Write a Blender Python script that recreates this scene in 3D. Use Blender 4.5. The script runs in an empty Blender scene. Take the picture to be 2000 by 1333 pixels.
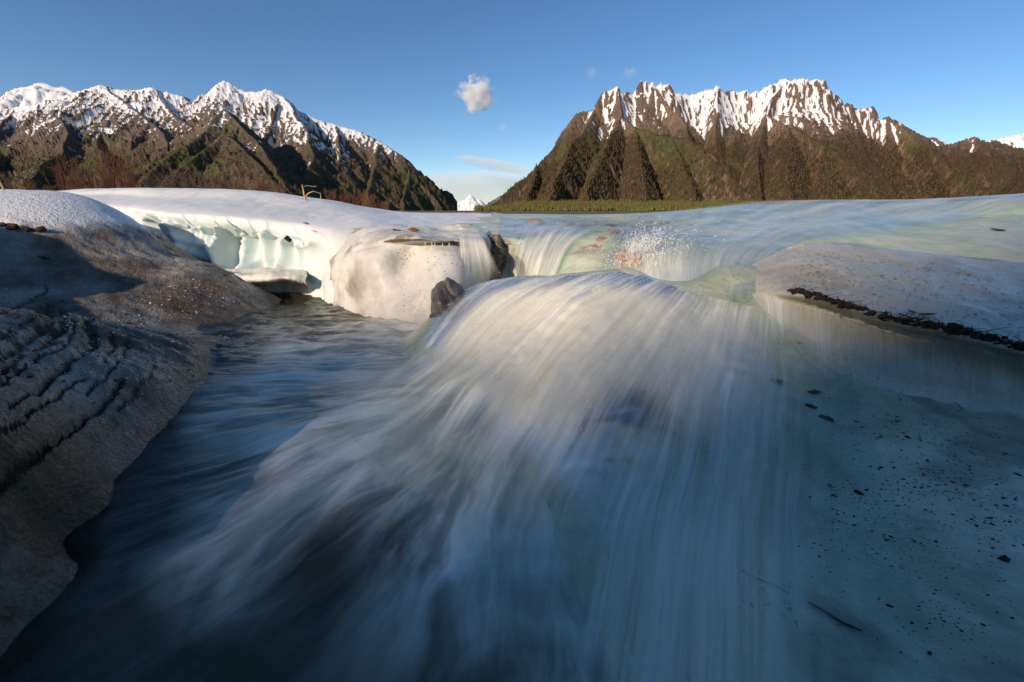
import bpy, bmesh, math, random
import numpy as np
from mathutils import Vector

random.seed(7)
RNG = np.random.default_rng(11)
SC = bpy.context.scene
COL = SC.collection

# ------------------------------------------------------------------ camera
ZC, TH, FPX = 1.05, math.radians(16.0), 889.0
ST, CT = math.sin(TH), math.cos(TH)
cam = bpy.data.cameras.new("camera")
cam.lens = 16.0
cam.sensor_width = 36.0
cam.clip_start = 0.03
cam.clip_end = 90000.0
camo = bpy.data.objects.new("camera", cam)
COL.objects.link(camo)
camo.location = (0, 0, ZC)
camo.rotation_euler = (math.pi / 2 - TH, 0, 0)
SC.camera = camo

# ------------------------------------------------------------------ sky and sun
SUN_EL = math.radians(24.0)
SUN_AZ = math.radians(222.0)          # compass from +Y clockwise: behind the camera on the left
sun_dir = Vector((math.sin(SUN_AZ) * math.cos(SUN_EL), math.cos(SUN_AZ) * math.cos(SUN_EL), math.sin(SUN_EL)))
W = bpy.data.worlds.new("World")
SC.world = W
W.use_nodes = True
wn = W.node_tree
bg = wn.nodes["Background"]
sky = wn.nodes.new("ShaderNodeTexSky")
sky.sky_type = 'NISHITA'
sky.sun_disc = False
sky.sun_elevation = SUN_EL
sky.sun_rotation = SUN_AZ
sky.altitude = 2500
sky.air_density = 1.0
sky.dust_density = 0.4
sky.ozone_density = 1.5
hs = wn.nodes.new("ShaderNodeHueSaturation")
hs.inputs["Saturation"].default_value = 1.20
wn.links.new(sky.outputs[0], hs.inputs["Color"])
wn.links.new(hs.outputs[0], bg.inputs[0])
bg.inputs[1].default_value = 0.115
sl = bpy.data.lights.new("sun", 'SUN')
sl.energy = 4.4
sl.angle = math.radians(0.7)
sl.color = (1.0, 0.80, 0.60)
so = bpy.data.objects.new("sun", sl)
COL.objects.link(so)
so.location = (-20, -20, 30)
so.rotation_euler = (-sun_dir).to_track_quat('-Z', 'Y').to_euler()

vs = SC.view_settings
vs.view_transform = 'Standard'
vs.look = 'None'
vs.gamma = 1.0
vs.use_curve_mapping = False
vs.exposure = 0.15
SC.cycles.use_denoising = True
SC.cycles.use_adaptive_sampling = True
SC.cycles.adaptive_threshold = 0.02
SC.cycles.max_bounces = 8
SC.cycles.diffuse_bounces = 3
SC.cycles.glossy_bounces = 3
SC.cycles.transmission_bounces = 3
SC.cycles.transparent_max_bounces = 16
SC.cycles.volume_bounces = 8
SC.cycles.sample_clamp_indirect = 6.0

# ------------------------------------------------------------------ geometry helpers
def ray(u, v):
    cx = (np.asarray(u, float) - 1000.0) / FPX
    cy = (666.5 - np.asarray(v, float)) / FPX
    return cx, CT + cy * ST, -ST + cy * CT

def P(u, v, y):
    dx, dy, dz = ray(u, v)
    t = np.asarray(y, float) / dy
    return np.stack(np.broadcast_arrays(dx * t, dy * t, ZC + dz * t), -1)

def PZ(u, v, z):
    dx, dy, dz = ray(u, v)
    t = (np.asarray(z, float) - ZC) / dz
    return np.stack(np.broadcast_arrays(dx * t, dy * t, ZC + dz * t), -1)

def proj(p):
    p = np.asarray(p, float)
    x, y, z = p[..., 0], p[..., 1], p[..., 2] - ZC
    f = y * CT - z * ST
    w = y * ST + z * CT
    f = np.maximum(f, 1e-3)
    return 1000 + FPX * x / f, 666.5 - FPX * w / f

_perm = np.random.default_rng(3).permutation(256)
_perm = np.concatenate([_perm, _perm, _perm])
_grad = np.random.default_rng(4).normal(size=(256, 3))
_grad /= np.linalg.norm(_grad, axis=1)[:, None]

def pn(p):
    p = np.asarray(p, float)
    i = np.floor(p).astype(int)
    f = p - i
    w = f * f * f * (f * (f * 6 - 15) + 10)
    i = i & 255
    r = 0.0
    for a in (0, 1):
        for b in (0, 1):
            for c in (0, 1):
                h = _perm[_perm[_perm[(i[..., 0] + a) & 255] + ((i[..., 1] + b) & 255)] + ((i[..., 2] + c) & 255)]
                d = (_grad[h] * (f - np.array([a, b, c]))).sum(-1)
                r = r + d * (w[..., 0] if a else 1 - w[..., 0]) * (w[..., 1] if b else 1 - w[..., 1]) * (w[..., 2] if c else 1 - w[..., 2])
    return r * 1.6

def v3(x, y, z=0.0):
    return np.stack(np.broadcast_arrays(np.asarray(x, float), np.asarray(y, float), np.asarray(z, float)), -1)

def fbm(p, o=4, g=0.5):
    s, a, r = 1.0, 1.0, 0.0
    for k in range(o):
        r = r + a * pn(np.asarray(p) * s + 17.3 * k)
        s *= 2.03
        a *= g
    return r

def ridged(p, o=4, g=0.5):
    s, a, r, n = 1.0, 1.0, 0.0, 0.0
    for k in range(o):
        r = r + a * (1 - np.abs(pn(np.asarray(p) * s + 9.7 * k)) * 1.8)
        n += a
        s *= 2.1
        a *= g
    return r / n

def sst(a, b, x):
    t = np.clip((np.asarray(x, float) - a) / (b - a), 0, 1)
    return t * t * (3 - 2 * t)

class TPS:
    def __init__(s, pts, vals, lam=1e-4):
        s.p = np.asarray(pts, float)
        n = len(s.p)
        d = np.linalg.norm(s.p[:, None] - s.p[None], axis=-1)
        K = s.k(d) + lam * np.eye(n)
        Q = np.hstack([np.ones((n, 1)), s.p])
        A = np.zeros((n + 3, n + 3))
        A[:n, :n] = K
        A[:n, n:] = Q
        A[n:, :n] = Q.T
        b = np.zeros(n + 3)
        b[:n] = vals
        s.w = np.linalg.solve(A, b)

    @staticmethod
    def k(d):
        return d * d * np.log(np.maximum(d, 1e-9))

    def __call__(s, x, y):
        q = np.stack(np.broadcast_arrays(np.asarray(x, float), np.asarray(y, float)), -1)
        n = len(s.p)
        r = s.w[n] + q[..., 0] * s.w[n + 1] + q[..., 1] * s.w[n + 2]
        for i in range(n):
            r = r + s.w[i] * s.k(np.hypot(q[..., 0] - s.p[i, 0], q[..., 1] - s.p[i, 1]))
        return r

def cr(arr, t, axis=0):
    """Catmull-Rom along axis at float indices t"""
    a = np.moveaxis(np.asarray(arr, float), axis, 0)
    n = a.shape[0]
    i = np.clip(np.floor(t).astype(int), 0, n - 2)
    f = (t - i).reshape((-1,) + (1,) * (a.ndim - 1))
    g = lambda k: a[np.clip(k, 0, n - 1)]
    p0, p1, p2, p3 = g(i - 1), g(i), g(i + 1), g(i + 2)
    p0 = np.where((i - 1 < 0).reshape(f.shape), 2 * p1 - p2, p0)
    p3 = np.where((i + 2 > n - 1).reshape(f.shape), 2 * p2 - p1, p3)
    r = 0.5 * (2 * p1 + (p2 - p0) * f + (2 * p0 - 5 * p1 + 4 * p2 - p3) * f * f + (3 * p1 - p0 - 3 * p2 + p3) * f ** 3)
    return np.moveaxis(r, 0, axis)

def loft(ctrl, ms, mr):
    c = cr(ctrl, np.linspace(0, len(ctrl) - 1, ms), 0)
    return cr(c, np.linspace(0, len(ctrl[0]) - 1, mr), 1)

def normals(g):
    du = np.gradient(g, axis=0)
    dv = np.gradient(g, axis=1)
    n = np.cross(du, dv)
    return n / np.maximum(np.linalg.norm(n, axis=-1, keepdims=True), 1e-12)

def link(name, me, mat, parent=None, smooth=True):
    o = bpy.data.objects.new(name, me)
    COL.objects.link(o)
    if mat is not None:
        me.materials.append(mat)
    if smooth:
        me.polygons.foreach_set("use_smooth", [True] * len(me.polygons))
    if parent is not None:
        o.parent = parent
    return o

def attr(me, name, val):
    a = me.attributes.new(name, 'FLOAT', 'POINT')
    a.data.foreach_set("value", np.ascontiguousarray(np.asarray(val, np.float32).ravel()))

def vattr(me, name, val):
    a = me.attributes.new(name, 'FLOAT_VECTOR', 'POINT')
    a.data.foreach_set("vector", np.ascontiguousarray(np.asarray(val, np.float32).reshape(-1)))

def raw_mesh(name, verts, faces):
    """fast mesh from arrays, faces (n,k) with constant k"""
    verts = np.asarray(verts, np.float32)
    faces = np.asarray(faces, np.int32)
    me = bpy.data.meshes.new(name)
    n, k = faces.shape
    me.vertices.add(len(verts))
    me.vertices.foreach_set("co", verts.ravel())
    me.loops.add(n * k)
    me.loops.foreach_set("vertex_index", faces.ravel())
    me.polygons.add(n)
    me.polygons.foreach_set("loop_start", np.arange(0, n * k, k, dtype=np.int32))
    me.update(calc_edges=True)
    return me

def grid_mesh(name, g, keep=None, flip=False):
    a, b = g.shape[:2]
    idx = np.arange(a * b).reshape(a, b)
    q = np.stack([idx[:-1, :-1], idx[1:, :-1], idx[1:, 1:], idx[:-1, 1:]], -1)
    if flip:
        q = q[..., ::-1]
    q = q.reshape(-1, 4)
    if keep is not None:
        k = keep
        kk = (k[:-1, :-1] | k[1:, :-1] | k[1:, 1:] | k[:-1, 1:]).ravel()
        q = q[kk]
    return raw_mesh(name, g.reshape(-1, 3), q)

def structure(o):
    o["kind"] = "structure"
    return o

def stuff(o):
    o["kind"] = "stuff"
    return o

def thing(o, label, cat, group=None):
    o["label"] = label
    o["category"] = cat
    if group:
        o["group"] = group
    return o

# ------------------------------------------------------------------ material helpers
class NT:
    def __init__(s, name):
        s.m = bpy.data.materials.new(name)
        s.m.use_nodes = True
        s.t = s.m.node_tree
        s.t.nodes.clear()
        s.out = s.t.nodes.new("ShaderNodeOutputMaterial")

    def n(s, kind, **kw):
        d = s.t.nodes.new(kind)
        for k, v in kw.items():
            setattr(d, k, v)
        return d

    def set(s, sock, v):
        if isinstance(v, bpy.types.NodeSocket):
            s.t.links.new(v, sock)
        else:
            if sock.type == 'RGBA' and len(v) == 3:
                v = (*v, 1)
            sock.default_value = v

    def math(s, op, a, b=0.0, clamp=False):
        d = s.n("ShaderNodeMath", operation=op, use_clamp=clamp)
        s.set(d.inputs[0], a)
        s.set(d.inputs[1], b)
        return d.outputs[0]

    def mapr(s, x, a, b, c=0.0, e=1.0, smooth=True):
        d = s.n("ShaderNodeMapRange", interpolation_type='SMOOTHSTEP' if smooth else 'LINEAR')
        for i, v in enumerate((x, a, b, c, e)):
            s.set(d.inputs[i], v)
        return d.outputs[0]

    def mix(s, f, a, b):
        d = s.n("ShaderNodeMix", data_type='RGBA')
        s.set(d.inputs[0], f)
        s.set(d.inputs[6], a)
        s.set(d.inputs[7], b)
        return d.outputs[2]

    def noise(s, scale, detail=4.0, rough=0.55, vec=None, dist=0.0, col=False):
        d = s.n("ShaderNodeTexNoise")
        d.inputs["Scale"].default_value = scale
        d.inputs["Detail"].default_value = detail
        d.inputs["Roughness"].default_value = rough
        d.inputs["Distortion"].default_value = dist
        if vec is not None:
            s.t.links.new(vec, d.inputs["Vector"])
        return d.outputs[1 if col else 0]

    def pos(s):
        return s.n("ShaderNodeNewGeometry").outputs["Position"]

    def obj(s):
        return s.n("ShaderNodeTexCoord").outputs["Object"]

    def scale(s, vec, sc, loc=(0, 0, 0), rot=(0, 0, 0)):
        d = s.n("ShaderNodeMapping")
        s.t.links.new(vec, d.inputs[0])
        d.inputs[1].default_value = loc
        d.inputs[2].default_value = rot
        d.inputs[3].default_value = sc
        return d.outputs[0]

    def a(s, name):
        return s.n("ShaderNodeAttribute", attribute_name=name).outputs["Fac"]

    def av(s, name):
        return s.n("ShaderNodeAttribute", attribute_name=name).outputs["Vector"]

    def bump(s, h, strength, dist, normal=None):
        d = s.n("ShaderNodeBump")
        s.set(d.inputs["Strength"], strength)
        d.inputs["Distance"].default_value = dist
        s.t.links.new(h, d.inputs["Height"])
        if normal is not None:
            s.t.links.new(normal, d.inputs["Normal"])
        return d.outputs[0]

    def prin(s, col, rough, normal=None, **kw):
        d = s.n("ShaderNodeBsdfPrincipled")
        s.set(d.inputs["Base Color"], col)
        s.set(d.inputs["Roughness"], rough)
        if normal is not None:
            s.t.links.new(normal, d.inputs["Normal"])
        for k, v in kw.items():
            s.set(d.inputs[k.replace("_", " ")], v)
        return d.outputs[0]

    def mixs(s, f, a, b):
        d = s.n("ShaderNodeMixShader")
        s.set(d.inputs[0], f)
        s.t.links.new(a, d.inputs[1])
        s.t.links.new(b, d.inputs[2])
        return d.outputs[0]

    def surf(s, x):
        s.t.links.new(x, s.out.inputs["Surface"])
        return s.m

def mat_ice(name, white=(.74, .79, .80), tint=(.52, .66, .62), dirtc=(.30, .22, .14), rough=(.18, .45), sss=.35,
            nscale=1.6, bump=.35, dirt_attr=True, tint_attr=False, speck=0., clean_attr=False, streak=None, rad=(.05, .11, .12), spark=False):
    t = NT(name)
    p = t.pos()
    n1 = t.noise(nscale, 5, .6, p, .6)
    n2 = t.noise(nscale * 6, 4, .6, p)
    f1 = t.mapr(n1, .35, .68)
    if tint_attr:
        f1 = t.math('MULTIPLY_ADD' if False else 'ADD', t.math('MULTIPLY', f1, .45), t.a("tint"), True)
    c = t.mix(f1, white, tint)
    if dirt_attr:
        d = t.math('MULTIPLY', t.a("dirt"), t.math('ADD', t.math('MULTIPLY', n2, 1.5), .25))
        if streak:
            d = t.math('MULTIPLY', d, t.math('ADD', t.math('MULTIPLY', t.noise(1.0, 5, .65, t.scale(p, streak)), 1.4), .25))
        c = t.mix(t.math('MINIMUM', d, 1.0), c, dirtc)
    if speck > 0:
        sp_ = t.math('MULTIPLY', t.mapr(t.noise(70.0, 2, .6, p), .60, .66), t.mapr(t.noise(3.0, 4, .6, p), .48, .62))
        c = t.mix(t.math('MULTIPLY', sp_, speck), c, (.05, .045, .035))
        fr_ = t.n('ShaderNodeTexVoronoi', feature='DISTANCE_TO_EDGE')
        fr_.inputs['Scale'].default_value = 2.3
        wv = t.n('ShaderNodeVectorMath', operation='ADD')
        t.t.links.new(p, wv.inputs[0])
        t.t.links.new(t.noise(3.5, 4, .6, p, col=True), wv.inputs[1])
        t.t.links.new(wv.outputs[0], fr_.inputs['Vector'])
        ck = t.math('MULTIPLY', t.mapr(fr_.outputs['Distance'], .0, .022, .55, 0.), t.mapr(t.noise(1.3, 2, .5, p), .45, .6))
        c = t.mix(ck, c, (.78, .84, .80))
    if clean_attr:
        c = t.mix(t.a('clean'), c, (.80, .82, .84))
    h1 = t.noise(nscale * 9, 5, .65, p)
    h2 = t.noise(nscale * 55, 2, .5, p)
    nb = t.bump(h1, bump, .03)
    if clean_attr:
        vo = t.n('ShaderNodeTexVoronoi')
        vo.inputs['Scale'].default_value = 55.0
        t.t.links.new(p, vo.inputs['Vector'])
        nb = t.bump(vo.outputs['Distance'], .5, .012, nb)
    nb = t.bump(h2, bump * .5, .004, nb)
    r = t.mapr(n2, .3, .7, rough[0], rough[1])
    if sss <= 0:
        return t.surf(t.prin(c, r, nb, IOR=1.31))
    return t.surf(t.prin(c, r, nb, Subsurface_Weight=sss, Subsurface_Radius=rad, Subsurface_Scale=1.0, IOR=1.31))

def mat_plain(name, c1, c2, scale=8.0, rough=.85, bump=.5, dist=.01):
    t = NT(name)
    p = t.obj()
    n = t.noise(scale, 5, .6, p)
    return t.surf(t.prin(t.mix(t.mapr(n, .35, .65), c1, c2), rough, t.bump(t.noise(scale * 3, 4, .6, p), bump, dist)))

def mat_veil(name, col=(.92, .91, .80), k=(60.0, 1.6), lo=.35, hi=.72, gain=1.0, film=True, seed=0.0):
    """streaming water: white aerated threads over a clear film"""
    t = NT(name)
    fl = t.av("flow")
    wob = t.noise(.8, 2, .5, fl, col=True)
    va = t.n("ShaderNodeVectorMath", operation='SCALE')
    t.t.links.new(wob, va.inputs[0])
    va.inputs["Scale"].default_value = .10
    vb = t.n("ShaderNodeVectorMath", operation='ADD')
    t.t.links.new(fl, vb.inputs[0])
    t.t.links.new(va.outputs[0], vb.inputs[1])
    q = vb.outputs[0]
    s1 = t.noise(1.0, 3, .6, t.scale(q, (k[0] * .22, k[1] * .6, 1), (seed, seed, seed)))
    s2 = t.noise(1.0, 3, .65, t.scale(q, (k[0], k[1], 1), (seed + 5, 0, 0)))
    s3 = t.noise(1.0, 2, .6, t.scale(q, (k[0] * 3.2, k[1] * 2, 1), (seed + 9, 0, 0)))
    s = t.math('ADD', t.math('MULTIPLY', s1, .52), t.math('ADD', t.math('MULTIPLY', s2, .36), t.math('MULTIPLY', s3, .12)))
    m = t.mapr(s, lo, hi)
    F = t.a("foam")
    # alpha = F * (m scaled so that dense foam closes up)
    al = t.math('MULTIPLY', F, t.math('ADD', t.math('MULTIPLY', m, t.math('SUBTRACT', 1.25, t.math('MULTIPLY', F, .6))), t.math('MULTIPLY', F, .55)))
    al = t.math('MULTIPLY', al, gain, True)
    nb = t.bump(s, .25, .02)
    foam = t.prin(col, .6, nb, Subsurface_Weight=0.0, IOR=1.33)
    tr = t.n("ShaderNodeBsdfTransparent")
    if film:
        tr.inputs[0].default_value = (.88, .95, .95, 1)
        gl = t.n("ShaderNodeBsdfGlossy")
        gl.inputs["Roughness"].default_value = .22
        t.t.links.new(nb, gl.inputs["Normal"])
        fr = t.n("ShaderNodeFresnel")
        fr.inputs[0].default_value = 1.33
        t.t.links.new(nb, fr.inputs["Normal"])
        base = t.mixs(t.math('MULTIPLY', fr.outputs[0], t.a("wet")), tr.outputs[0], gl.outputs[0])
    else:
        base = tr.outputs[0]
    return t.surf(t.mixs(al, base, foam))

# =================================================================== MOUNTAINS
def mountain(name, ridges, crange, yrange, nc, ny, mat, slope=.72, cliff=None, gully=(120., .22), base=-4., seed=0., snow=(700., 200.), rough=1.0, steep=(.30, .60), streaks=190., crag=.15, bowl=None):
    cs = np.linspace(crange[0], crange[1], nc)
    ys = yrange[0] * (yrange[1] / yrange[0]) ** np.linspace(0, 1, ny)
    Cg, Y = np.meshgrid(cs, ys, indexing='ij')
    X = Cg * Y
    # warp the plan position so gullies wander
    wx = 60 * rough * fbm(v3(X / 500, Y / 500, seed), 3)
    wy = 60 * rough * fbm(v3(X / 500, Y / 500, seed + 40), 3)
    best = np.full(X.shape, -1e9)
    bs = np.zeros(X.shape)
    bd = np.zeros(X.shape)
    for ri, (pts, kslope, wamt) in enumerate(ridges):
        w = P([p[0] for p in pts], [p[1] for p in pts], [p[2] for p in pts])
        acc = 0.0
        for a, b in zip(w[:-1], w[1:]):
            d = b[:2] - a[:2]
            L2 = max((d ** 2).sum(), 1e-6)
            L = math.sqrt(L2)
            px, py = X + wx * wamt - a[0], Y + wy * wamt - a[1]
            t = np.clip((px * d[0] + py * d[1]) / L2, 0, 1)
            ex, ey = px - t * d[0], py - t * d[1]
            dist = np.hypot(ex, ey)
            side = np.sign(px * d[1] - py * d[0])
            s = acc + t * L + ri * 977.0 + side * 311.0
            h = a[2] + t * (b[2] - a[2])
            sl = slope * kslope
            if wamt == .2:
                sl = np.where(side < 0, sl * 1.7, sl)
            if cliff:
                f = np.where(dist < cliff[0], dist * sl * cliff[1], cliff[0] * sl * cliff[1] + (dist - cliff[0]) * sl * cliff[2])
            else:
                f = sl * dist
            hh = h - f
            m = hh > best
            best = np.where(m, hh, best)
            bs = np.where(m, s, bs)
            bd = np.where(m, dist, bd)
            acc += L
    lam, amp = gully
    wob = 40 * pn(v3(X / 260, Y / 260, seed + 7))
    g1 = np.abs(pn(v3((bs + wob) / lam, bd / (lam * 7), seed + 1)))
    g2 = np.abs(pn(v3((bs + wob * .6) / (lam * .37), bd / (lam * 2.4), seed + 2)))
    ramp = np.minimum(bd, 420.)
    z = best + ramp * amp * (g1 * 2.0 - .55) + np.minimum(bd, 160) * amp * .75 * (g2 * 2 - .5)
    near = sst(0, 60, bd)
    g3 = np.abs(pn(v3((bs + wob * .4) / (lam * .14), bd / (lam * .8), seed + 12)))
    z += np.minimum(bd, 70) * .22 * (g3 * 2 - .55)
    det = ridged(v3(X / 190, Y / 190, seed + 3), 6, .60)
    z += (crag + (1 - crag) * near) * 62 * rough * (det - .62)
    z += crag * 60 * (ridged(v3(X / 75, Y / 75, seed + 44), 3, .6) - .6) * sst(650, 900, best)
    z += (.45 + .55 * near) * 11 * rough * fbm(v3(X / 28, Y / 28, seed + 5), 3, .6)
    # rock steps
    st = 26.0
    zz = z + 16 * fbm(v3(X / 150, Y / 150, seed + 9), 2)
    stair = (np.floor(zz / st) + sst(.25, .75, zz / st - np.floor(zz / st))) * st
    hi = sst(snow[0] - 350, snow[0], z)
    z = z + (stair - zz) * .55 * hi * near
    lowc = sst(60, 0, z - base)
    z = np.maximum(z, base - 30 + 0 * z)
    g = np.stack([X, Y, z], -1)
    me = grid_mesh(name, g, flip=True)
    nz = np.abs(normals(g)[..., 2])
    zs = z.copy()
    for _ in range(5):
        zs[1:-1, :] = (zs[:-2, :] + zs[1:-1, :] * 2 + zs[2:, :]) / 4
        zs[:, 1:-1] = (zs[:, :-2] + zs[:, 1:-1] * 2 + zs[:, 2:]) / 4
    nzs = .35 * nz + .65 * np.abs(normals(np.stack([X, Y, zs], -1))[..., 2])
    lap = np.zeros_like(z)
    k = 3
    lap[k:-k, :] += z[2 * k:, :] + z[:-2 * k, :] - 2 * z[k:-k, :]
    cur = np.clip(lap / 18.0, -1, 1)
    n = fbm(v3(X / 330, Y / 330, seed + 21), 4, .55)
    n2 = fbm(v3((bs + wob * 2) / 95, bd / 300, seed + 23), 4, .55)
    line = snow[0] + 210 * n - (120 * sst(-.62, -.42, Cg) * sst(140, 60, bd) if name == 'mountain_left' else 0)
    if bowl is not None:
        bw = np.exp(-((Cg - bowl[0]) / bowl[1]) ** 2) * np.exp(-((z - bowl[2]) / bowl[3]) ** 2)
        line = line - 330 * bw
    else:
        bw = 0.0
    sn = sst(line - snow[1], line + snow[1], z + 190 * cur + streaks * n2)
    sn = sn * sst(steep[0], steep[1], nzs + .12 * n2 + .14 * cur + .22 * bw)
    attr(me, "snow", sn)
    attr(me, "alt", z)
    gr = sst(.0, .5, fbm(v3(X / 420, Y / 420, seed + 31), 3) - .10) * sst(snow[0] * .98, snow[0] * .6, z) * sst(.30, .55, nz)
    attr(me, "grass", gr)
    attr(me, "nz", nz)
    vattr(me, "gul", np.stack([bs / 100, bd / 100, z / 100], -1))
    o = structure(link(name, me, mat, smooth=False))
    return o, g, nz, sn

def mat_mountain(name, rock1, rock2, veg1, veg2, snowc=(.86, .86, .88), treeline=(330., 560.), grassc=(.085, .10, .030)):
    t = NT(name)
    p = t.pos()
    ps = t.scale(p, (.01, .01, .01))
    alt = t.a("alt")
    fine = t.noise(9.0, 5, .65, ps)
    mid = t.noise(2.2, 5, .6, ps)
    ver = t.noise(1.0, 4, .65, t.scale(t.av("gul"), (9, .35, .35)))
    patch = t.noise(.55, 4, .6, ps)
    rock = t.mix(t.mapr(t.math('ADD', t.math('MULTIPLY', fine, .62), t.math('MULTIPLY', ver, .38)), .36, .64), rock1, rock2)
    veg = t.mix(t.mapr(fine, .35, .68), veg1, veg2)
    veg = t.mix(t.mapr(patch, .42, .62, 0., .4), veg, (.050, .056, .022))
    rock = t.mix(t.mapr(patch, .55, .35, 0., .45), rock, (.10, .085, .08))
    tl = t.math('ADD', alt, t.math('MULTIPLY', t.math('SUBTRACT', mid, .5), 420))
    c = t.mix(t.mapr(tl, treeline[0], treeline[1]), veg, rock)
    steep = t.mapr(t.a("nz"), .26, .46)
    c = t.mix(steep, rock, c)
    c = t.mix(t.math('MULTIPLY', t.a("grass"), t.mapr(fine, .25, .6)), c, grassc)
    sn = t.math('ADD', t.a("snow"), t.math('MULTIPLY', t.math('SUBTRACT', t.math('ADD', t.math('MULTIPLY', fine, .75), t.math('MULTIPLY', ver, .25)), .5), 1.1))
    c = t.mix(t.mapr(sn, .40, .60), c, snowc)
    h = t.noise(26.0, 4, .65, ps)
    return t.surf(t.prin(c, .9, t.bump(h, .8, 9.0), Specular_IOR_Level=.15))

M_left = mat_mountain("mountain_left_rock", (.085, .062, .050), (.23, .175, .135), (.060, .050, .030), (.15, .10, .065), treeline=(250., 620.))
M_right = mat_mountain("mountain_right_rock", (.075, .055, .045), (.30, .20, .135), (.046, .034, .022), (.090, .062, .036), treeline=(420., 640.))
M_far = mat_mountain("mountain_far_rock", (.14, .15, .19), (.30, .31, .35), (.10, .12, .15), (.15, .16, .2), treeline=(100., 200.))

def R(pts, k=1.0, w=.6):
    return (pts, k, w)

left_ridges = [
    R([(-330, 262, 4600), (-200, 240, 4500), (-80, 215, 4500), (0, 213, 4300), (60, 205, 4250), (140, 181, 4200), (170, 172, 4200), (195, 164, 4200), (215, 170, 4200), (232, 174, 4200),
       (270, 176, 4200), (285, 172, 4200), (298, 170, 4200), (312, 178, 4250), (340, 182, 4250), (360, 188, 4250), (378, 197, 4300), (400, 186, 4300), (415, 172, 4300), (428, 162, 4300), (437, 156, 4300), (447, 160, 4300),
       (462, 170, 4300), (478, 178, 4300), (500, 180, 4300), (512, 177, 4300), (520, 173, 4300), (533, 178, 4300), (555, 189, 4300), (568, 203, 4300), (582, 214, 4300), (620, 232, 4300), (660, 243, 4300), (700, 255, 4300),
       (740, 275, 4250), (780, 300, 4200), (800, 315, 4200), (828, 343, 4200), (848, 370, 4200), (868, 394, 4150), (890, 417, 4100)], 1.2, .12),
    R([(300, 172, 4250), (340, 225, 3900), (378, 252, 3650), (405, 235, 3520), (435, 213, 3400), (468, 245, 3200), (505, 285, 2950), (545, 330, 2650), (570, 380, 2350)], .95, .5),
    R([(435, 214, 3400), (400, 255, 3100), (340, 300, 2800), (290, 345, 2500)], .9),
    R([(436, 262, 3050), (470, 290, 2850), (520, 330, 2600), (555, 372, 2350)], .9),
    R([(436, 262, 3050), (390, 300, 2800), (330, 350, 2450)], .9),
    R([(195, 166, 4200), (250, 205, 3950), (300, 240, 3700), (330, 275, 3400), (320, 320, 2950)], .9),
    R([(140, 185, 4200), (110, 215, 3900), (130, 250, 3550), (110, 300, 3100), (60, 345, 2600)], .9),
    R([(20, 212, 4300), (0, 250, 3800), (-30, 300, 3200), (-60, 350, 2600)], .9),
    R([(200, 240, 3800), (190, 290, 3300), (215, 335, 2800), (200, 370, 2400)], .8),
    R([(-200, 240, 4500), (-180, 300, 3500), (-160, 350, 2700)], .9),
    R([(555, 190, 4300), (590, 250, 3900), (610, 300, 3500), (590, 360, 2900)], .9),
    R([(660, 244, 4300), (665, 290, 3900), (650, 340, 3450), (640, 395, 2900)], .95),
    R([(740, 276, 4250), (735, 320, 3900), (720, 365, 3500), (715, 405, 3100)], 1.0),
    R([(800, 316, 4200), (795, 350, 3950), (790, 385, 3650), (790, 412, 3400)], 1.1),
]
mL, gL, nzL, snL = mountain("mountain_left", left_ridges, (-1.75, -.115), (1900, 5200), 860, 320, M_left, slope=.80, gully=(150., .24), seed=1.0, snow=(690., 230.))

backleft = [
    R([(-200, 230, 7000), (-60, 215, 7000), (0, 195, 7000), (32, 188, 7000), (36, 172, 7000), (62, 167, 7000), (68, 163, 7000), (86, 162, 7000), (110, 171, 7000), (122, 168, 7000), (140, 176, 7000), (200, 215, 7200)], 1.0, .1),
]
mBL, _, _, _ = mountain("mountain_back_left", backleft, (-1.6, -.80), (5600, 7800), 200, 90, M_left, slope=.8, seed=2., snow=(760., 250.), rough=1.5)

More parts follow.
